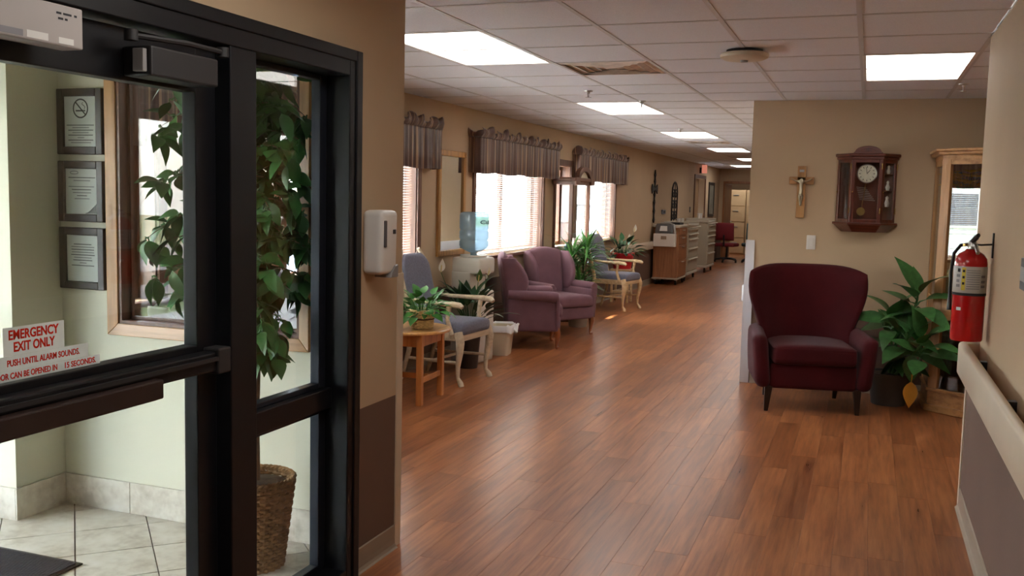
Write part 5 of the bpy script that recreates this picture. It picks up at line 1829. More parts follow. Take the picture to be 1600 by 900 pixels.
# ---- far office chairs and the room past the doorway
def office_chair(label, loc, rz, m):
    t = thing('office_chair', label, 'office chair', loc, rz, 'office chairs at the far end')
    b = MB()
    for k in range(5):
        a = 2 * PI * k / 5 + 0.3
        MB().tube([(0, 0, 0.10), (0.15 * math.cos(a), 0.15 * math.sin(a), 0.095), (0.29 * math.cos(a), 0.29 * math.sin(a), 0.065)], [0.028, 0.024, 0.016], 8).build('base_arm', M_BLACKP, t)
        MB().tube([(0.29 * math.cos(a) - .02, 0.29 * math.sin(a), 0.028), (0.29 * math.cos(a) + .02, 0.29 * math.sin(a), 0.028)], 0.028, 12).build('caster', M_BLACKP, t)
    MB().lathe([(0.028, 0.09), (0.028, 0.40)], 12).build('gas_post', M_BLACKP, t)
    MB().rbox((0, 0, 0.445), (0.50, 0.48, 0.09), 0.04, 4).build('seat', m, t)
    def bk(u, v): return (u * 0.235, 0.225 + 0.05 * (v + 1) / 2 - 0.03 * u * u, 0.56 + (v + 1) / 2 * 0.44)
    MB().pillow(bk, 0.09, 10, 10, 6).build('backrest', m, t)
    MB().tube([(0, 0.12, 0.40), (0, 0.27, 0.42), (0, 0.285, 0.70)], 0.02, 8).build('back_bar', M_BLACKP, t)
    return t
office_chair('dark red swivel office chair in front of the far doorway', (-3.33, 24.7, 0), R(170), mat('office_red', rgb(112, 24, 34), 0.8, bump=0.2, bscale=300))
office_chair('teal grey swivel office chair beside the dark red one', (-2.72, 25.0, 0), R(200), mat('office_teal', rgb(70, 94, 96), 0.8, bump=0.2, bscale=300))
M_FILE = mat('file_tan', rgb(206, 178, 138), 0.5, var=0.03)
for k, x in enumerate((-3.66, -3.08)):
    t = thing('file_cabinet', ['tan lateral file cabinet by the side wall past the far doorway', 'tan lateral file cabinet farther from the side wall past the far doorway'][k], 'cabinet', (x, YE + 3.4, 0), 0, 'file cabinets in the far room')
    MB().box(-0.28, 0.28, -0.25, 0.28, 0.0, 1.88).build('body', M_FILE, t, False, 0.006)
    for z in (0.03, 0.49, 0.95, 1.41):
        dw = MB().box(-0.265, 0.265, -0.27, -0.25, z + .01, z + 0.44).build('drawer', M_FILE, t, False, 0.005)
        MB().box(-0.08, 0.08, -0.29, -0.27, z + 0.30, z + 0.33).build('handle', M_STEEL, dw, False, 0.004)

# ================================================================== CLOCK WALL
# ---- crucifix
t = thing('crucifix', 'pale wooden crucifix with a small silver figure on the tan wall', 'crucifix', (-0.535, YC, 1.42), 0)
MB().box(-0.034, 0.034, -0.022, -0.002, 0.0, 0.425).build('upright', M_OAK, t, False, 0.003)
MB().box(-0.098, 0.098, -0.022, -0.002, 0.275, 0.335).build('crossbeam', M_OAKX, t, False, 0.003)
fm = bpy.data.meshes.new('figure')
V3 = [(0, -.034, .215), (0, -.036, .25), (0, -.038, .285), (0, -.04, .30), (-.035, -.032, .298), (-.06, -.028, .308), (-.085, -.026, .322), (.035, -.032, .298), (.06, -.028, .308), (.085, -.026, .322),
      (.0, -.042, .325), (-.010, -.04, .175), (-.004, -.034, .125), (-.002, -.036, .095), (.012, -.04, .175), (.006, -.034, .125), (.004, -.036, .095)]
E3 = [(0, 1), (1, 2), (2, 3), (3, 4), (4, 5), (5, 6), (3, 7), (7, 8), (8, 9), (3, 10), (0, 11), (11, 12), (12, 13), (0, 14), (14, 15), (15, 16)]
RD = [.014, .013, .016, .012, .008, .006, .005, .008, .006, .005, .012, .009, .006, .005, .009, .006, .005]
fm.from_pydata(V3, E3, [])
fo = bpy.data.objects.new('figure', fm)
C.objects.link(fo)
fo.parent = t
md = fo.modifiers.new('skin', 'SKIN')
for k, r_ in enumerate(RD):
    fm.skin_vertices[0].data[k].radius = (r_, r_)
fm.skin_vertices[0].data[0].use_root = True
fo.modifiers.new('sub', 'SUBSURF').levels = 1
fo.modifiers['sub'].render_levels = 1
fm.materials.append(mat('silver_figure', rgb(196, 184, 160), 0.35, metal=0.8, var=0.1))
MB().box(-0.018, 0.018, -0.026, -0.021, 0.375, 0.395).build('title_plate', M_STEEL, t, False, 0.001)

# ---- wall clock in a glazed cherry cabinet
t = thing('wall_clock', 'cherry wood wall clock cabinet with glass doors and pendulum', 'clock', (-0.03, YC, 1.32))
CW, CS, CDp, CD0 = 0.115, 0.225, 0.175, 0.035      # half width of the front, of the back, depth of the front, of the back edge
P = [(-CS, 0.0), (-CS, -CD0), (-CW, -CDp), (CW, -CDp), (CS, -CD0), (CS, 0.0)]
def grow(k, dz0, dz1, nm, m=M_CHERRYX, bev=0.004, shrink=None):
    q0 = [(x * k, y * k) for x, y in P]
    q1 = q0 if shrink is None else [(x * shrink, y * shrink) for x, y in P]
    MB().loft([[(x, y, dz0) for x, y in q0], [(x, y, dz1) for x, y in q1]]).build(nm, m, t, False, bev)
grow(0.78, 0.0, 0.06, 'base_taper', shrink=1.06)
grow(1.10, 0.06, 0.078, 'base_board')
grow(1.04, 0.578, 0.60, 'top_board')
grow(1.10, 0.60, 0.625, 'cornice', bev=0.008)
MB().box(-CS + .004, CS - .004, -0.014, -0.001, 0.075, 0.58).build('back_panel', M_CHERRY, t, False)
# crest
poly = [(-0.115, 0.62), (-0.105, 0.635)] + [(-0.098 * math.cos(PI * k / 14), 0.635 + 0.048 * math.sin(PI * k / 14)) for k in range(15)] + [(0.105, 0.635), (0.115, 0.62)]
MB().prism(poly, 1, -CDp - 0.012, -CDp + 0.03).build('crest', M_CHERRYX, t, False, 0.003)
MB().prism([(0.06 * math.cos(PI * k / 10), 0.636 + 0.028 * math.sin(PI * k / 10)) for k in range(11)], 1, -CDp - 0.018, -CDp - 0.010).build('crest_carving', M_CHERRY, t, False, 0.003)
def door_panel(pa, pb, nm, st=0.026):
    a, b2 = Vector((*pa, 0)), Vector((*pb, 0))
    d = (b2 - a)
    L = d.length
    d.normalize()
    n = Vector((d.y, -d.x, 0))
    def brick(s0, s1, z0, z1, q0, q1):
        bb = MB()
        bb.add([a + d * s + n * q + Vector((0, 0, z)) for z in (z0, z1) for s, q in ((s0, q0), (s1, q0), (s1, q1), (s0, q1))],
               [(0, 1, 2, 3), (4, 5, 6, 7), (0, 1, 5, 4), (1, 2, 6, 5), (2, 3, 7, 6), (3, 0, 4, 7)])
        return bb
    b = brick(0, st, 0.078, 0.578, -0.016, 0.0)
    for args in ((L - st, L, 0.078, 0.578, -0.016, 0.0), (st, L - st, 0.078, 0.078 + st, -0.016, 0.0), (st, L - st, 0.578 - st, 0.578, -0.016, 0.0)):
        q = brick(*args)
        b.add(q.v, q.f)
    dd = b.build(nm, M_CHERRY, t, False, 0.002)
    q = brick(st - .002, L - st + .002, 0.078 + st - .002, 0.578 - st + .002, -0.010, -0.007)
    q.build('door_glass', M_GLASS, dd, False)
    for z in (0.15, 0.50):
        q = a + d * (L - 0.006) + n * 0.003
        MB().tube([q + Vector((0, 0, z)), q + Vector((0, 0, z + 0.045))], 0.004, 6).build('hinge', M_BRASS, dd)
    q = a + d * 0.013 + n * 0.006 + Vector((0, 0, 0.32))
    MB().rbox(tuple(q), (0.012, 0.012, 0.012), 0.0059, 2).build('knob', M_BRASS, dd)
door_panel((-CS, -CD0), (-CW, -CDp), 'glass_door')
door_panel((-CW, -CDp), (CW, -CDp), 'glass_door')
door_panel((CW, -CDp), (CS, -CD0), 'glass_door')
# dial, hands, chime rods, pendulum
def disc(cx, cz, y0, y1, r, n=36): return MB().prism([(cx + r * math.cos(2 * PI * k / n), cz + r * math.sin(2 * PI * k / n)) for k in range(n)], 1, y0, y1)
dl = disc(0.0, 0.465, -0.155, -0.145, 0.072).build('dial', mat('silver_dial', rgb(214, 208, 190), 0.35, metal=0.4, var=0.08, scale=40), t, True)
b = MB()
b.ring([(0.072 * math.cos(2 * PI * k / 32), -0.156, 0.465 + 0.072 * math.sin(2 * PI * k / 32)) for k in range(32)], 0.005, 6)
b.build('bezel', M_STEEL, dl)
b = MB()
for k in range(12):
    a = PI / 6 * k
    p0, p1 = 0.047, 0.060
    b.tube([(p0 * math.sin(a), -0.1565, 0.465 + p0 * math.cos(a)), (p1 * math.sin(a), -0.1565, 0.465 + p1 * math.cos(a))], 0.0022, 4)
b.build('hour_mark', M_INK, dl)
for a, L, r_ in ((R(38), 0.036, 0.0024), (R(350), 0.052, 0.0018)):
    MB().tube([(0, -0.158, 0.465), (L * math.sin(a), -0.158, 0.465 + L * math.cos(a))], r_, 5).build('hand', M_INK, dl)
for k in range(8):
    MB().tube([(-0.075 + k * 0.004, -0.05, 0.36 - k * 0.014), (0.0 + 0.01 * k, -0.05, 0.352 - k * 0.014)], 0.0028, 6).build('chime_rod', M_STEEL, t)
pn = MB().tube([(-0.005, -0.10, 0.40), (-0.03, -0.10, 0.17)], 0.003, 6).build('pendulum_rod', M_BRASS, t)
disc(-0.032, 0.165, -0.108, -0.098, 0.032, 28).build('pendulum_bob', M_BRASS, t)
for z in (0.20, 0.33, 0.46):
    MB().add([(CW - .0, -CDp + .03, z), (CS - .02, -CD0, z), (CS - .02, -0.014, z), (CW, -0.014, z), (CW, -CDp + .03, z + .006), (CS - .02, -CD0, z + .006), (CS - .02, -0.014, z + .006), (CW, -0.014, z + .006)],
             [(0, 1, 2, 3), (4, 5, 6, 7), (0, 1, 5, 4), (1, 2, 6, 5), (2, 3, 7, 6), (3, 0, 4, 7)]).build('side_shelf', M_CHERRY, t, False)
for k, (z, s) in enumerate(((0.206, 1.0), (0.336, 0.9), (0.466, 0.8))):
    v = thing('trinket', 'tiny pale ornament on the %s side shelf of the wall clock' % ['lowest', 'middle', 'topmost'][k], 'ornament', (-0.03 + 0.16, YC - 0.05, 1.32 + z), 0, 'ornaments in the wall clock')
    MB().lathe([(0.0, 0.0), (0.014 * s, 0.0), (0.02 * s, 0.03 * s), (0.01 * s, 0.06 * s), (0.014 * s, 0.075 * s), (0.0, 0.09 * s)], 14).build('ornament_body', M_PORC, v)
# ---- light switch on the clock wall
t = thing('light_switch', 'cream wide rocker light switch below the crucifix', 'switch', (-0.435, YC, 1.16))
MB().box(-0.036, 0.036, -0.008, 0, 0, 0.118).build('plate', M_WHITE, t, False, 0.003)
MB().box(-0.017, 0.017, -0.013, -0.008, 0.026, 0.092).build('rocker', M_WHITE, t, False, 0.002)

# ---- oak corner curio in the recess
t = thing('corner_curio', 'oak corner curio cabinet with tall glass door behind the houseplant', 'cabinet', (0.49, 7.80, 0))
ang = R(-36)
ux, uy = math.cos(ang), math.sin(ang)
Wd = 0.70
A = [(-0.02, 0.49), (0.0, 0.0), (Wd * ux, Wd * uy), (1.10, Wd * uy + 0.02), (1.10, 0.49)]
def slab(k, z0, z1, nm, m, bev=0.004):
    q = []
    cx, cy = 0.6, 0.2
    for x, y in A:
        dx, dy = x - cx, y - cy
        L = math.hypot(dx, dy)
        X, Y = x + dx / L * k, y + dy / L * k
        q.append((min(X, 1.12), min(Y, 0.495)))
    MB().prism(q, 2, z0, z1).build(nm, m, t, False, bev)
slab(0.0, 0.05, 0.16, 'base', M_OAKX)
slab(0.025, 0.0, 0.055, 'plinth', M_OAKX, 0.006)
slab(0.015, 0.155, 0.18, 'base_moulding', M_OAKX, 0.006)
slab(0.0, 1.885, 1.925, 'top_board', M_OAKX)
slab(0.03, 1.92, 1.95, 'cornice', M_OAKX, 0.008)
slab(0.05, 1.945, 1.965, 'cornice_cap', M_OAKX, 0.004)
slab(-0.02, 0.80, 0.82, 'deck', M_OAKX)
MB().box(-0.02, 1.10, 0.478, 0.49, 0.18, 1.89).build('back_panel', M_OAK, t, False)
MB().box(1.088, 1.10, Wd * uy + 0.02, 0.478, 0.18, 1.89).build('back_panel', M_OAK, t, False)
MB().prism([(Wd * ux, Wd * uy), (Wd * ux + .01, Wd * uy + .03), (1.09, Wd * uy + .04), (1.09, Wd * uy + .02)], 2, 0.18, 1.89).build('side_panel', M_OAK, t, False)
def fp(s0, s1, z0, z1, q0, q1):
    d = Vector((ux, uy, 0))
    n = Vector((uy, -ux, 0))
    b = MB()
    b.add([d * s + n * q + Vector((0, 0, z)) for z in (z0, z1) for s, q in ((s0, q0), (s1, q0), (s1, q1), (s0, q1))],
          [(0, 1, 2, 3), (4, 5, 6, 7), (0, 1, 5, 4), (1, 2, 6, 5), (2, 3, 7, 6), (3, 0, 4, 7)])
    return b
fp(0, 0.07, 0.18, 1.89, -0.04, 0).build('post', M_OAK, t, False, 0.004)
fp(Wd - 0.07, Wd, 0.18, 1.89, -0.04, 0).build('post', M_OAK, t, False, 0.004)
fp(0.07, Wd - 0.07, 1.85, 1.89, -0.035, 0).build('top_rail', M_OAKX, t, False, 0.004)
fp(0.07, Wd - 0.07, 0.70, 0.86, -0.035, 0).build('mid_rail', M_OAKX, t, False, 0.004)
fp(0.08, Wd - 0.08, 0.86, 1.855, -0.022, -0.017).build('door_glass', M_GLASS_CAB, t, False)
fp(0.08, Wd - 0.08, 0.18, 0.70, -0.022, -0.017).build('lower_door_glass', M_GLASS_DARK, t, False)
fp(Wd / 2 - 0.1, Wd / 2 + 0.1, 1.862, 1.884, 0, 0.006).build('carved_motif', M_OAKX, t, False, 0.003)
# left side return: post, rails and glass
MB().prism([(-0.02, 0.49), (-0.018, 0.43), (0.012, 0.43), (0.012, 0.49)], 2, 0.18, 1.89).build('post', M_OAK, t, False)
MB().prism([(-0.012, 0.43), (0.0, 0.03), (0.02, 0.03), (0.012, 0.43)], 2, 0.18, 0.86).build('side_panel', M_OAK, t, False)
MB().prism([(-0.012, 0.43), (0.0, 0.03), (0.02, 0.03), (0.012, 0.43)], 2, 1.84, 1.89).build('side_rail', M_OAK, t, False)
MB().prism([(-0.004, 0.43), (0.006, 0.03), (0.010, 0.03), (0.0, 0.43)], 2, 0.86, 1.84).build('side_glass', M_GLASS, t, False)
MB().prism([(0.03, 0.47), (0.03, 0.06), (Wd * ux - .03, Wd * uy + .08), (1.07, Wd * uy + .08), (1.07, 0.47)], 2, 1.53, 1.538).build('glass_shelf', M_GLASS, t, False)
# silk flower arrangement on the cabinet shelf
fa = thing('flower_arrangement', 'yellow silk flower arrangement inside the oak corner curio', 'flowers', (0.68, 7.98, 1.538))
MB().lathe([(0.0, 0.0), (0.07, 0.0), (0.09, 0.08), (0.08, 0.11), (0.0, 0.10)], 18).build('bowl', M_BROWNW, fa)
rnd = random.Random(8)
M_YF = backlit('yellow_petal', rgb(232, 182, 40), 0.55)
pet = leaf_mesh('petal', 0.07, 0.055, M_YF, 0.25, 0.3, 0.0)
grn = leaf_mesh('leaf', 0.10, 0.05, M_LEAF2, 0.25, 0.3, 0.03)
for k in range(40):
    a, el = k * 2.399, rnd.uniform(-0.2, 1.3)
    L = 0.15 * math.sqrt(rnd.random())
    tip = Vector((math.cos(a) * L, math.sin(a) * L, rnd.uniform(0.11, 0.27)))
    MB().tube([(0, 0, 0.09), tip * 0.6 + Vector((0, 0, 0.02)), tip], 0.002, 4).build('flower_stalk', M_STEM, fa)
    if k % 4 == 3:
        inst('leaf', grn, fa, orient(tip, (math.cos(a), math.sin(a), 0.3)))
    else:
        for q in range(6):
            an = 2 * PI * q / 6
            inst('petal', pet, fa, orient(tip, (math.cos(an), math.sin(an) - 0.4, 0.45 + 0.2 * rnd.random()), (0, 0, 1), 0, rnd.uniform(0.8, 1.2)))

# ================================================================== RIGHT WALL
t = thing('fire_extinguisher', 'red fire extinguisher with silver label hanging on the right wall', 'fire extinguisher', (0.435, 4.66, 0.952))
t.scale = (0.86, 0.86, 0.91)
MB().lathe([(0.0, 0.0), (0.074, 0.0), (0.078, 0.008), (0.078, 0.375), (0.074, 0.40), (0.06, 0.42), (0.035, 0.436), (0.024, 0.445), (0.0, 0.445)], 40).build('cylinder', M_EXT, t)
MB().lathe([(0.0788, 0.235), (0.0795, 0.236), (0.0795, 0.362), (0.0788, 0.363)], 40, (0, 0, 0), False).build('label', mat('label_silver', rgb(196, 194, 190), 0.5, var=0.04), t)
MB().lathe([(0.0788, 0.222), (0.0798, 0.223), (0.0798, 0.234), (0.0788, 0.235)], 40, (0, 0, 0), False).build('label_band', M_INK, t)
def patch(a0, a1, z0, z1, m, nm, r_=0.0800):
    b = MB()
    n = max(2, int((a1 - a0) / 6))
    b.loft([[(r_ * math.cos(R(a0 + (a1 - a0) * k / n)), r_ * math.sin(R(a0 + (a1 - a0) * k / n)), z) for k in range(n + 1)] for z in (z0, z1)], False, False)
    o = b.build(nm, m, t)
    return o
M_YEL = mat('label_yellow', rgb(222, 200, 60), 0.5, var=0.05)
patch(236, 250, 0.248, 0.358, M_YEL, 'yellow_strip')
for z in (0.335, 0.305, 0.275):
    patch(239, 247, z, z + 0.012, M_INK, 'pictogram', 0.0804)
patch(218, 230, 0.335, 0.352, M_INK, 'pictogram')
for k in range(9):
    patch(254, 300, 0.255 + k * 0.011, 0.2585 + k * 0.011, M_INKL, 'text_line')
for z, w in ((0.31, 16), (0.285, 14), (0.262, 16)):
    patch(214, 214 + w, z, z + 0.014, M_INKL, 'pictogram')
    patch(305, 325, z, z + 0.012, M_INKL, 'pictogram')
patch(222, 240, 0.150, 0.165, M_PAPER, 'white_arrow')
b = MB().lathe([(0.022, 0.44), (0.022, 0.475), (0.016, 0.485), (0.0, 0.486)], 16)
b.build('valve', M_STEEL, t)
MB().tube([(-0.005, 0.01, 0.475), (0.01, -0.05, 0.50), (0.015, -0.105, 0.515)], [0.012, 0.013, 0.010], 8).build('top_lever', M_BLACKP, t)
MB().tube([(0.0, 0.0, 0.465), (0.012, -0.05, 0.462), (0.02, -0.095, 0.43)], [0.010, 0.012, 0.010], 8).build('carry_handle', M_STEEL, t)
MB().tube([(-0.012, 0.02, 0.468), (-0.05, 0.04, 0.46), (-0.078, 0.05, 0.42), (-0.088, 0.045, 0.33), (-0.086, 0.04, 0.2)], 0.0085, 8).build('hose', M_BLACKP, t)
MB().tube([(-0.086, 0.04, 0.2), (-0.085, 0.038, 0.14)], [0.010, 0.013], 8).build('nozzle', M_BLACKP, t)
MB().lathe([(0.014, 0.0), (0.014, 0.012), (0.0, 0.012)], 14, (-0.03, -0.0, 0.458)).build('gauge', M_BRASS, t)
hk = thing('wall_hook', 'dark metal wall hook carrying the fire extinguisher', 'hook', (XR, 4.66, 1.34))
MB().box(-0.006, 0.0, -0.014, 0.014, -0.02, 0.09).build('hook_plate', M_IRON, hk, False, 0.001)
MB().tube([(-0.004, 0, 0.04), (-0.05, 0, 0.036), (-0.075, 0, 0.038), (-0.082, 0, 0.055)], 0.004, 6).build('hook_arm', M_IRON, hk)
t = thing('wall_plate', 'small dark plate on the right wall beyond the handrail', 'wall plate', (XR, 3.68, 1.26))
MB().box(-0.012, 0, -0.07, 0.07, 0, 0.11).build('plate', M_DARK, t, False, 0.003)
MB().box(-0.015, -0.012, -0.05, 0.05, 0.03, 0.08).build('inset', M_GREYP, t, False, 0.002)

# ================================================================== ENTRY WALL AND VESTIBULE
t = thing('soap_dispenser', 'white hand sanitizer dispenser on the tan wall beside black door frame', 'dispenser', (XD, 3.405, 1.215))
def dsp(q):
    q = q.copy()
    k = (q.z + 0.13) / 0.26
    q.x *= 1 - 0.10 * (1 - k) if q.x > 0 else 1
    return q
MB().rbox((0.047, 0, 0.13), (0.094, 0.135, 0.255), 0.022, 5, dsp).build('housing', M_WHITE, t)
MB().rbox((0.0935, -0.045, 0.165), (0.006, 0.020, 0.105), 0.0029, 3).build('sight_window', mat('sight', rgb(96, 94, 96), 0.15, var=0.1), t)
MB().rbox((0.094, 0.030, 0.172), (0.004, 0.022, 0.018), 0.0019, 2).build('emblem', M_DARK, t)
MB().prism([(0.0, -0.012), (0.066, -0.012), (0.066, 0.04), (0.04, 0.036), (0.012, 0.01)], 0, 0.02, 0.096).build('push_plate', M_GREYP, t, False, 0.004)

# door stickers
def sticker(y0, y1, z0, z1, texts, label, cut=False):
    t = thing('door_sticker', label, 'sign', (-1.9168, y0, z0))
    MB().box(0, 0.0006, 0, y1 - y0, 0, z1 - z0).build('sticker_sheet', M_STICK, t, False)
    for me, w, h, yy, zz in texts:
        fit_text(me, w, h)
        if not me.materials: me.materials.append(M_REDINK)
        inst('lettering', me, t, Matrix(((0, 0, 1, 0.0010), (1, 0, 0, yy), (0, 1, 0, zz), (0, 0, 0, 1))))
k = 1.917 / 1.9
sticker(1.682 * k, 1.866 * k, 1.128, 1.197, [(T_EMERG, 0.152, 0.0245, 0.016, 0.038), (T_EXIT, 0.125, 0.0245, 0.030, 0.008)], 'white door sticker with red letters EMERGENCY EXIT ONLY')
sticker(1.668 * k, 1.945 * k, 1.092, 1.1275, [(T_PUSH, 0.225, 0.0165, 0.024, 0.010)], 'white door sticker with red letters PUSH UNTIL ALARM SOUNDS')
sticker(1.630 * k, 1.985 * k, 1.0665, 1.0915, [(T_DOOR, 0.195, 0.0155, 0.018, 0.005), (T_SEC, 0.105, 0.0155, 0.238, 0.005)], 'white door sticker with red letters DOOR CAN BE OPENED IN 15 SECONDS')

# three framed notices
def notice(z0, z1, label, kind):
    x0, x1 = -3.588, -3.322
    t = thing('framed_notice', label, 'notice', ((x0 + x1) / 2, YV, z0), 0, 'framed notices in the vestibule')
    hw, h = (x1 - x0) / 2, z1 - z0
    f = 0.036
    b = MB()
    b.box(-hw, -hw + f, -0.026, 0, 0, h).box(hw - f, hw, -0.026, 0, 0, h).box(-hw + f, hw - f, -0.026, 0, 0, f).box(-hw + f, hw - f, -0.026, 0, h - f, h)
    b.build('frame', M_FRAME, t, False, 0.004)
    MB().box(-hw + f, hw - f, -0.012, 0, f, h - f).build('paper_sheet', M_PAPER, t, False)
    MB().box(-hw + f, hw - f, -0.0155, -0.0142, f, h - f).build('cover_glass', M_GLASS, t, False)
    rnd = random.Random(kind)
    lines = []
    if kind == 1:
        b = MB()
        cz = h * 0.70
        r_ = 0.042
        b.ring([(r_ * math.cos(2 * PI * k / 28), -0.0125, cz + r_ * math.sin(2 * PI * k / 28)) for k in range(28)], 0.0032, 4)
        b.tube([(-0.029, -0.0125, cz + 0.029), (0.029, -0.0125, cz - 0.029)], 0.0032, 4)
        b.box(-0.028, 0.018, -0.013, -0.012, cz - 0.014, cz - 0.007).box(0.020, 0.028, -0.013, -0.012, cz - 0.014, cz - 0.007)
        b.tube([(0.022, -0.0125, cz - 0.002), (0.028, -0.0125, cz + 0.006), (0.018, -0.0125, cz + 0.014), (0.008, -0.0125, cz + 0.02), (0.014, -0.0125, cz + 0.028)], 0.0016, 4)
        b.build('no_smoking_symbol', M_INK, t, False)
        zs = [h * 0.44 - 0.0115 * k for k in range(8)]
        ws = [0.085, 0.05, 0.075, 0.05, 0.075, 0.02, 0.075, 0.06]
    elif kind == 2:
        b = MB()
        b.ring([(-0.045 + 0.024 * math.cos(2 * PI * k / 16), -0.0125, h - f - 0.018 + 0.007 * math.sin(2 * PI * k / 16)) for k in range(16)], 0.0016, 4)
        for k in range(9):
            b.tube([(0.02 + 0.008 * k, -0.0125, f + 0.004), (0.035 + 0.007 * k, -0.0125, f + 0.006 + 0.006 * k)], 0.0022, 4)
        b.build('floral_print', M_INKL, t, False)
        zs = [h * 0.72 - 0.014 * k for k in range(8)]
        ws = [0.08, 0.05, 0.0, 0.08, 0.06, 0.055, 0.03, 0.045]
    else:
        zs = [h * 0.72 - 0.0125 * k for k in range(9)]
        ws = [0.055, 0.07, 0.07, 0.068, 0.072, 0.055, 0.06, 0.02, 0.07]
    for k, (z, w) in enumerate(zip(zs, ws)):
        if w:
            MB().box(-w, w * (0.9 + 0.1 * rnd.random()), -0.0128, -0.0122, z, z + 0.0042).build('text_line', M_INKL if k % 2 else mat('mid_ink', rgb(92, 92, 96), 0.8), t, False)
notice(1.685, 1.988, 'dark framed notice with a no-smoking symbol, top of three', 1)
notice(1.372, 1.655, 'dark framed notice with a floral corner, middle of three', 2)
notice(1.055, 1.345, 'dark framed notice of plain centred text, bottom of three', 3)

# door mat
t = thing('door_mat', 'dark grey ribbed door mat on the vestibule tiles', 'mat', (-3.35, 2.15, 0))
MB().box(-0.22, 0.42, -0.70, 0.80, 0.0, 0.006).build('backing', M_BLACKP, t, False)
b = MB()
for k in range(44):
    b.box(-0.20 + k * 0.0138, -0.20 + k * 0.0138 + 0.009, -0.68, 0.78, 0.006, 0.011)
b.build('ribbed_pile', mat('mat_pile', rgb(44, 46, 54), 0.95, var=0.2, scale=60), t, False)['kind'] = 'stuff'

# ================================================================== OUTDOORS
def house(label, x, y, L, h, m, rm):
    t = thing('house', label, 'house', (x, y, -0.14))
    hl = L / 2
    MB().box(-6, 0, -hl, hl, 0, h).build('wall', m, t, False)
    MB().prism([(-6.5, h), (0.5, h), (-3, h + 2.4)], 1, -hl - 0.4, hl + 0.4).build('roof', rm, t, False)
    for k in range(int(L // 3)):
        yy = -hl + 1.5 + k * 3
        MB().box(0, 0.06, yy - .65, yy + .65, 0.95, 2.25).build('window_frame', M_WHITE, t, False, 0.01)
        MB().box(0.05, 0.07, yy - .55, yy + .55, 1.05, 2.15).build('window_pane', mat('far_pane', rgb(40, 48, 58), 0.1), t, False)
    for k in range(int(h / 0.25)):
        MB().box(0, 0.025, -hl, hl, k * 0.25, k * 0.25 + 0.02).build('siding_lap', m, t, False)
house('pale sided house across the street from the windows', -26, 2, 14, 3.2, mat('siding', rgb(206, 208, 200), 0.8), mat('roof_grey', rgb(96, 92, 90), 0.9))
house('tan sided house across the street, farther along', -27, 24, 16, 3.4, mat('siding_tan', rgb(190, 172, 146), 0.8), mat('roof_grey', rgb(96, 92, 90), 0.9))
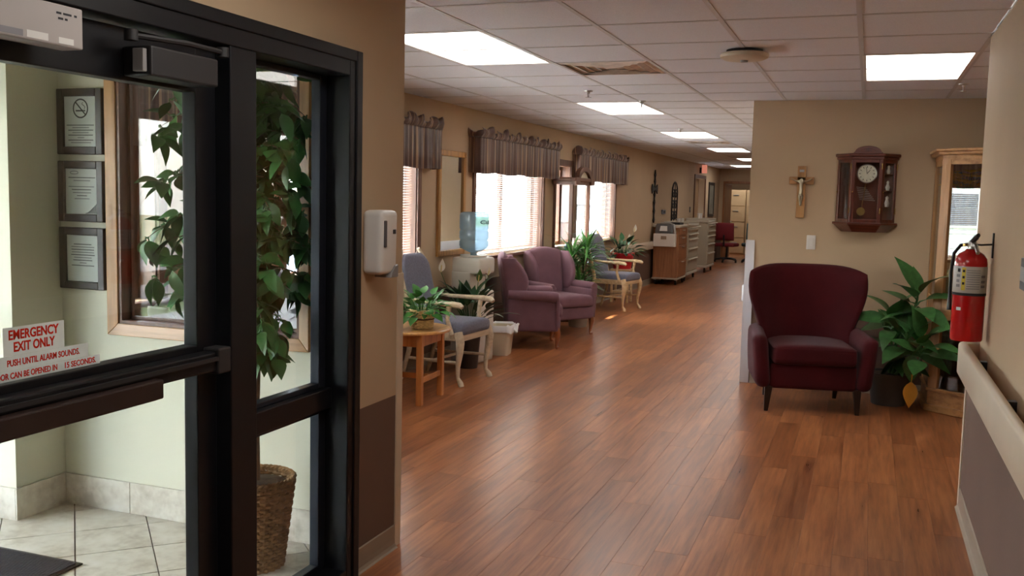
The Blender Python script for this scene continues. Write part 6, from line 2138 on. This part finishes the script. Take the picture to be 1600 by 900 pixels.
def car(label, x, y, m, rz=0.0):
    t = thing('parked_car', label, 'car', (x, y, -0.10), rz)
    def ring(yy, hw, z0, z1, r=0.12):
        return [(-hw, yy, z0), (-hw * 1.02, yy, z0 + (z1 - z0) * .5), (-hw * 0.92, yy, z1), (hw * 0.92, yy, z1), (hw * 1.02, yy, z0 + (z1 - z0) * .5), (hw, yy, z0)]
    MB().loft([ring(-2.25, 0.70, 0.38, 0.66), ring(-2.1, 0.84, 0.26, 0.78), ring(-1.0, 0.90, 0.22, 0.92), ring(0, 0.90, 0.22, 0.94), ring(1.5, 0.90, 0.22, 0.96), ring(2.1, 0.84, 0.26, 0.90), ring(2.22, 0.74, 0.40, 0.80)]).build('body', m, t, True, 0.03, 50)
    MB().loft([ring(-0.95, 0.80, 0.90, 0.93), ring(-0.25, 0.72, 0.90, 1.40), ring(0.9, 0.72, 0.90, 1.42), ring(1.7, 0.78, 0.90, 0.95)]).build('cabin', mat('car_glass', rgb(30, 36, 42), 0.08), t, True, 0.02, 40)
    MB().loft([ring(-0.28, 0.66, 1.385, 1.42), ring(0.3, 0.68, 1.40, 1.455), ring(0.95, 0.66, 1.39, 1.43)]).build('roof', m, t, True, 0.01, 50)
    for sx in (-1, 1):
        for yy in (-1.38, 1.38):
            w = MB().tube([(sx * 0.72, yy, 0.32), (sx * 0.92, yy, 0.32)], 0.32, 24).build('wheel', M_BLACKP, t)
            MB().tube([(sx * 0.90, yy, 0.32), (sx * 0.935, yy, 0.32)], 0.19, 16).build('hub_cap', M_STEEL, w)
        MB().box(sx * 0.62 - .12, sx * 0.62 + .12, -2.2, -2.14, 0.58, 0.70).build('headlight', M_WHITE, t, False, 0.02)
        MB().box(sx * 0.64 - .10, sx * 0.64 + .10, 2.10, 2.18, 0.64, 0.80).build('tail_light', M_EXT, t, False, 0.02)
car('white car parked outside the windows near the entry', -9.6, 6.6, mat('car_white', rgb(220, 222, 226), 0.25, coat=0.5))
car('blue car parked outside, past the white one', -9.6, 12.6, mat('car_blue', rgb(52, 84, 128), 0.25, coat=0.5))
car('silver car parked outside, farthest along the street', -9.6, 33.0, mat('car_silver', rgb(170, 174, 180), 0.25, metal=0.4, coat=0.5))
def tree(label, x, y, s):
    t = thing('street_tree', label, 'tree', (x, y, -0.14))
    MB().tube([(0, 0, 0), (0.05, 0.03, 1.4 * s), (0.0, 0.1, 2.6 * s)], [0.16 * s, 0.12 * s, 0.08 * s], 8).build('trunk', M_BARK, t)
    rnd = random.Random(int(x * 7 + y))
    bm = bmesh.new()
    for k in range(9):
        a = k * 2.4
        c = Vector((math.cos(a) * 0.9 * s, math.sin(a) * 0.9 * s, (2.7 + 0.25 * k) * s))
        r_ = rnd.uniform(0.8, 1.1) * s
        q = bmesh.ops.create_icosphere(bm, subdivisions=3, radius=r_, matrix=Matrix.Translation(c))
        for v in q['verts']:
            d = v.co - c
            v.co = c + d * (1 + 0.28 * noise.noise(v.co * 2.2) + 0.14 * noise.noise(v.co * 6))
    me = bpy.data.meshes.new('crown')
    bm.to_mesh(me)
    bm.free()
    me.materials.append(mat('crown_green', rgb(70, 112, 52), 0.8, var=0.4, scale=4))
    o = bpy.data.objects.new('crown', me)
    C.objects.link(o)
    o.parent = t
tree('leafy street tree across from the entry windows', -21, 10.5, 1.2)
tree('leafy street tree farther along the lawn', -22, 34, 1.4)

cn = thing('sun_block_canopy', 'added unseen canopy on two posts keeping sun out of the vestibule', 'canopy', (-5.9, 1.7, -0.06))  # added out of view to block direct sun at the vestibule opening
MB().box(-2.2, 1.64, -2.6, 2.4, 2.62, 2.80).build('sun_block_roof', M_WHITE, cn, False, 0.01)
for y in (-2.3, 2.1):
    MB().box(-2.05, -1.9, y - .075, y + .075, 0, 2.62).build('post', M_WHITE, cn, False, 0.006)
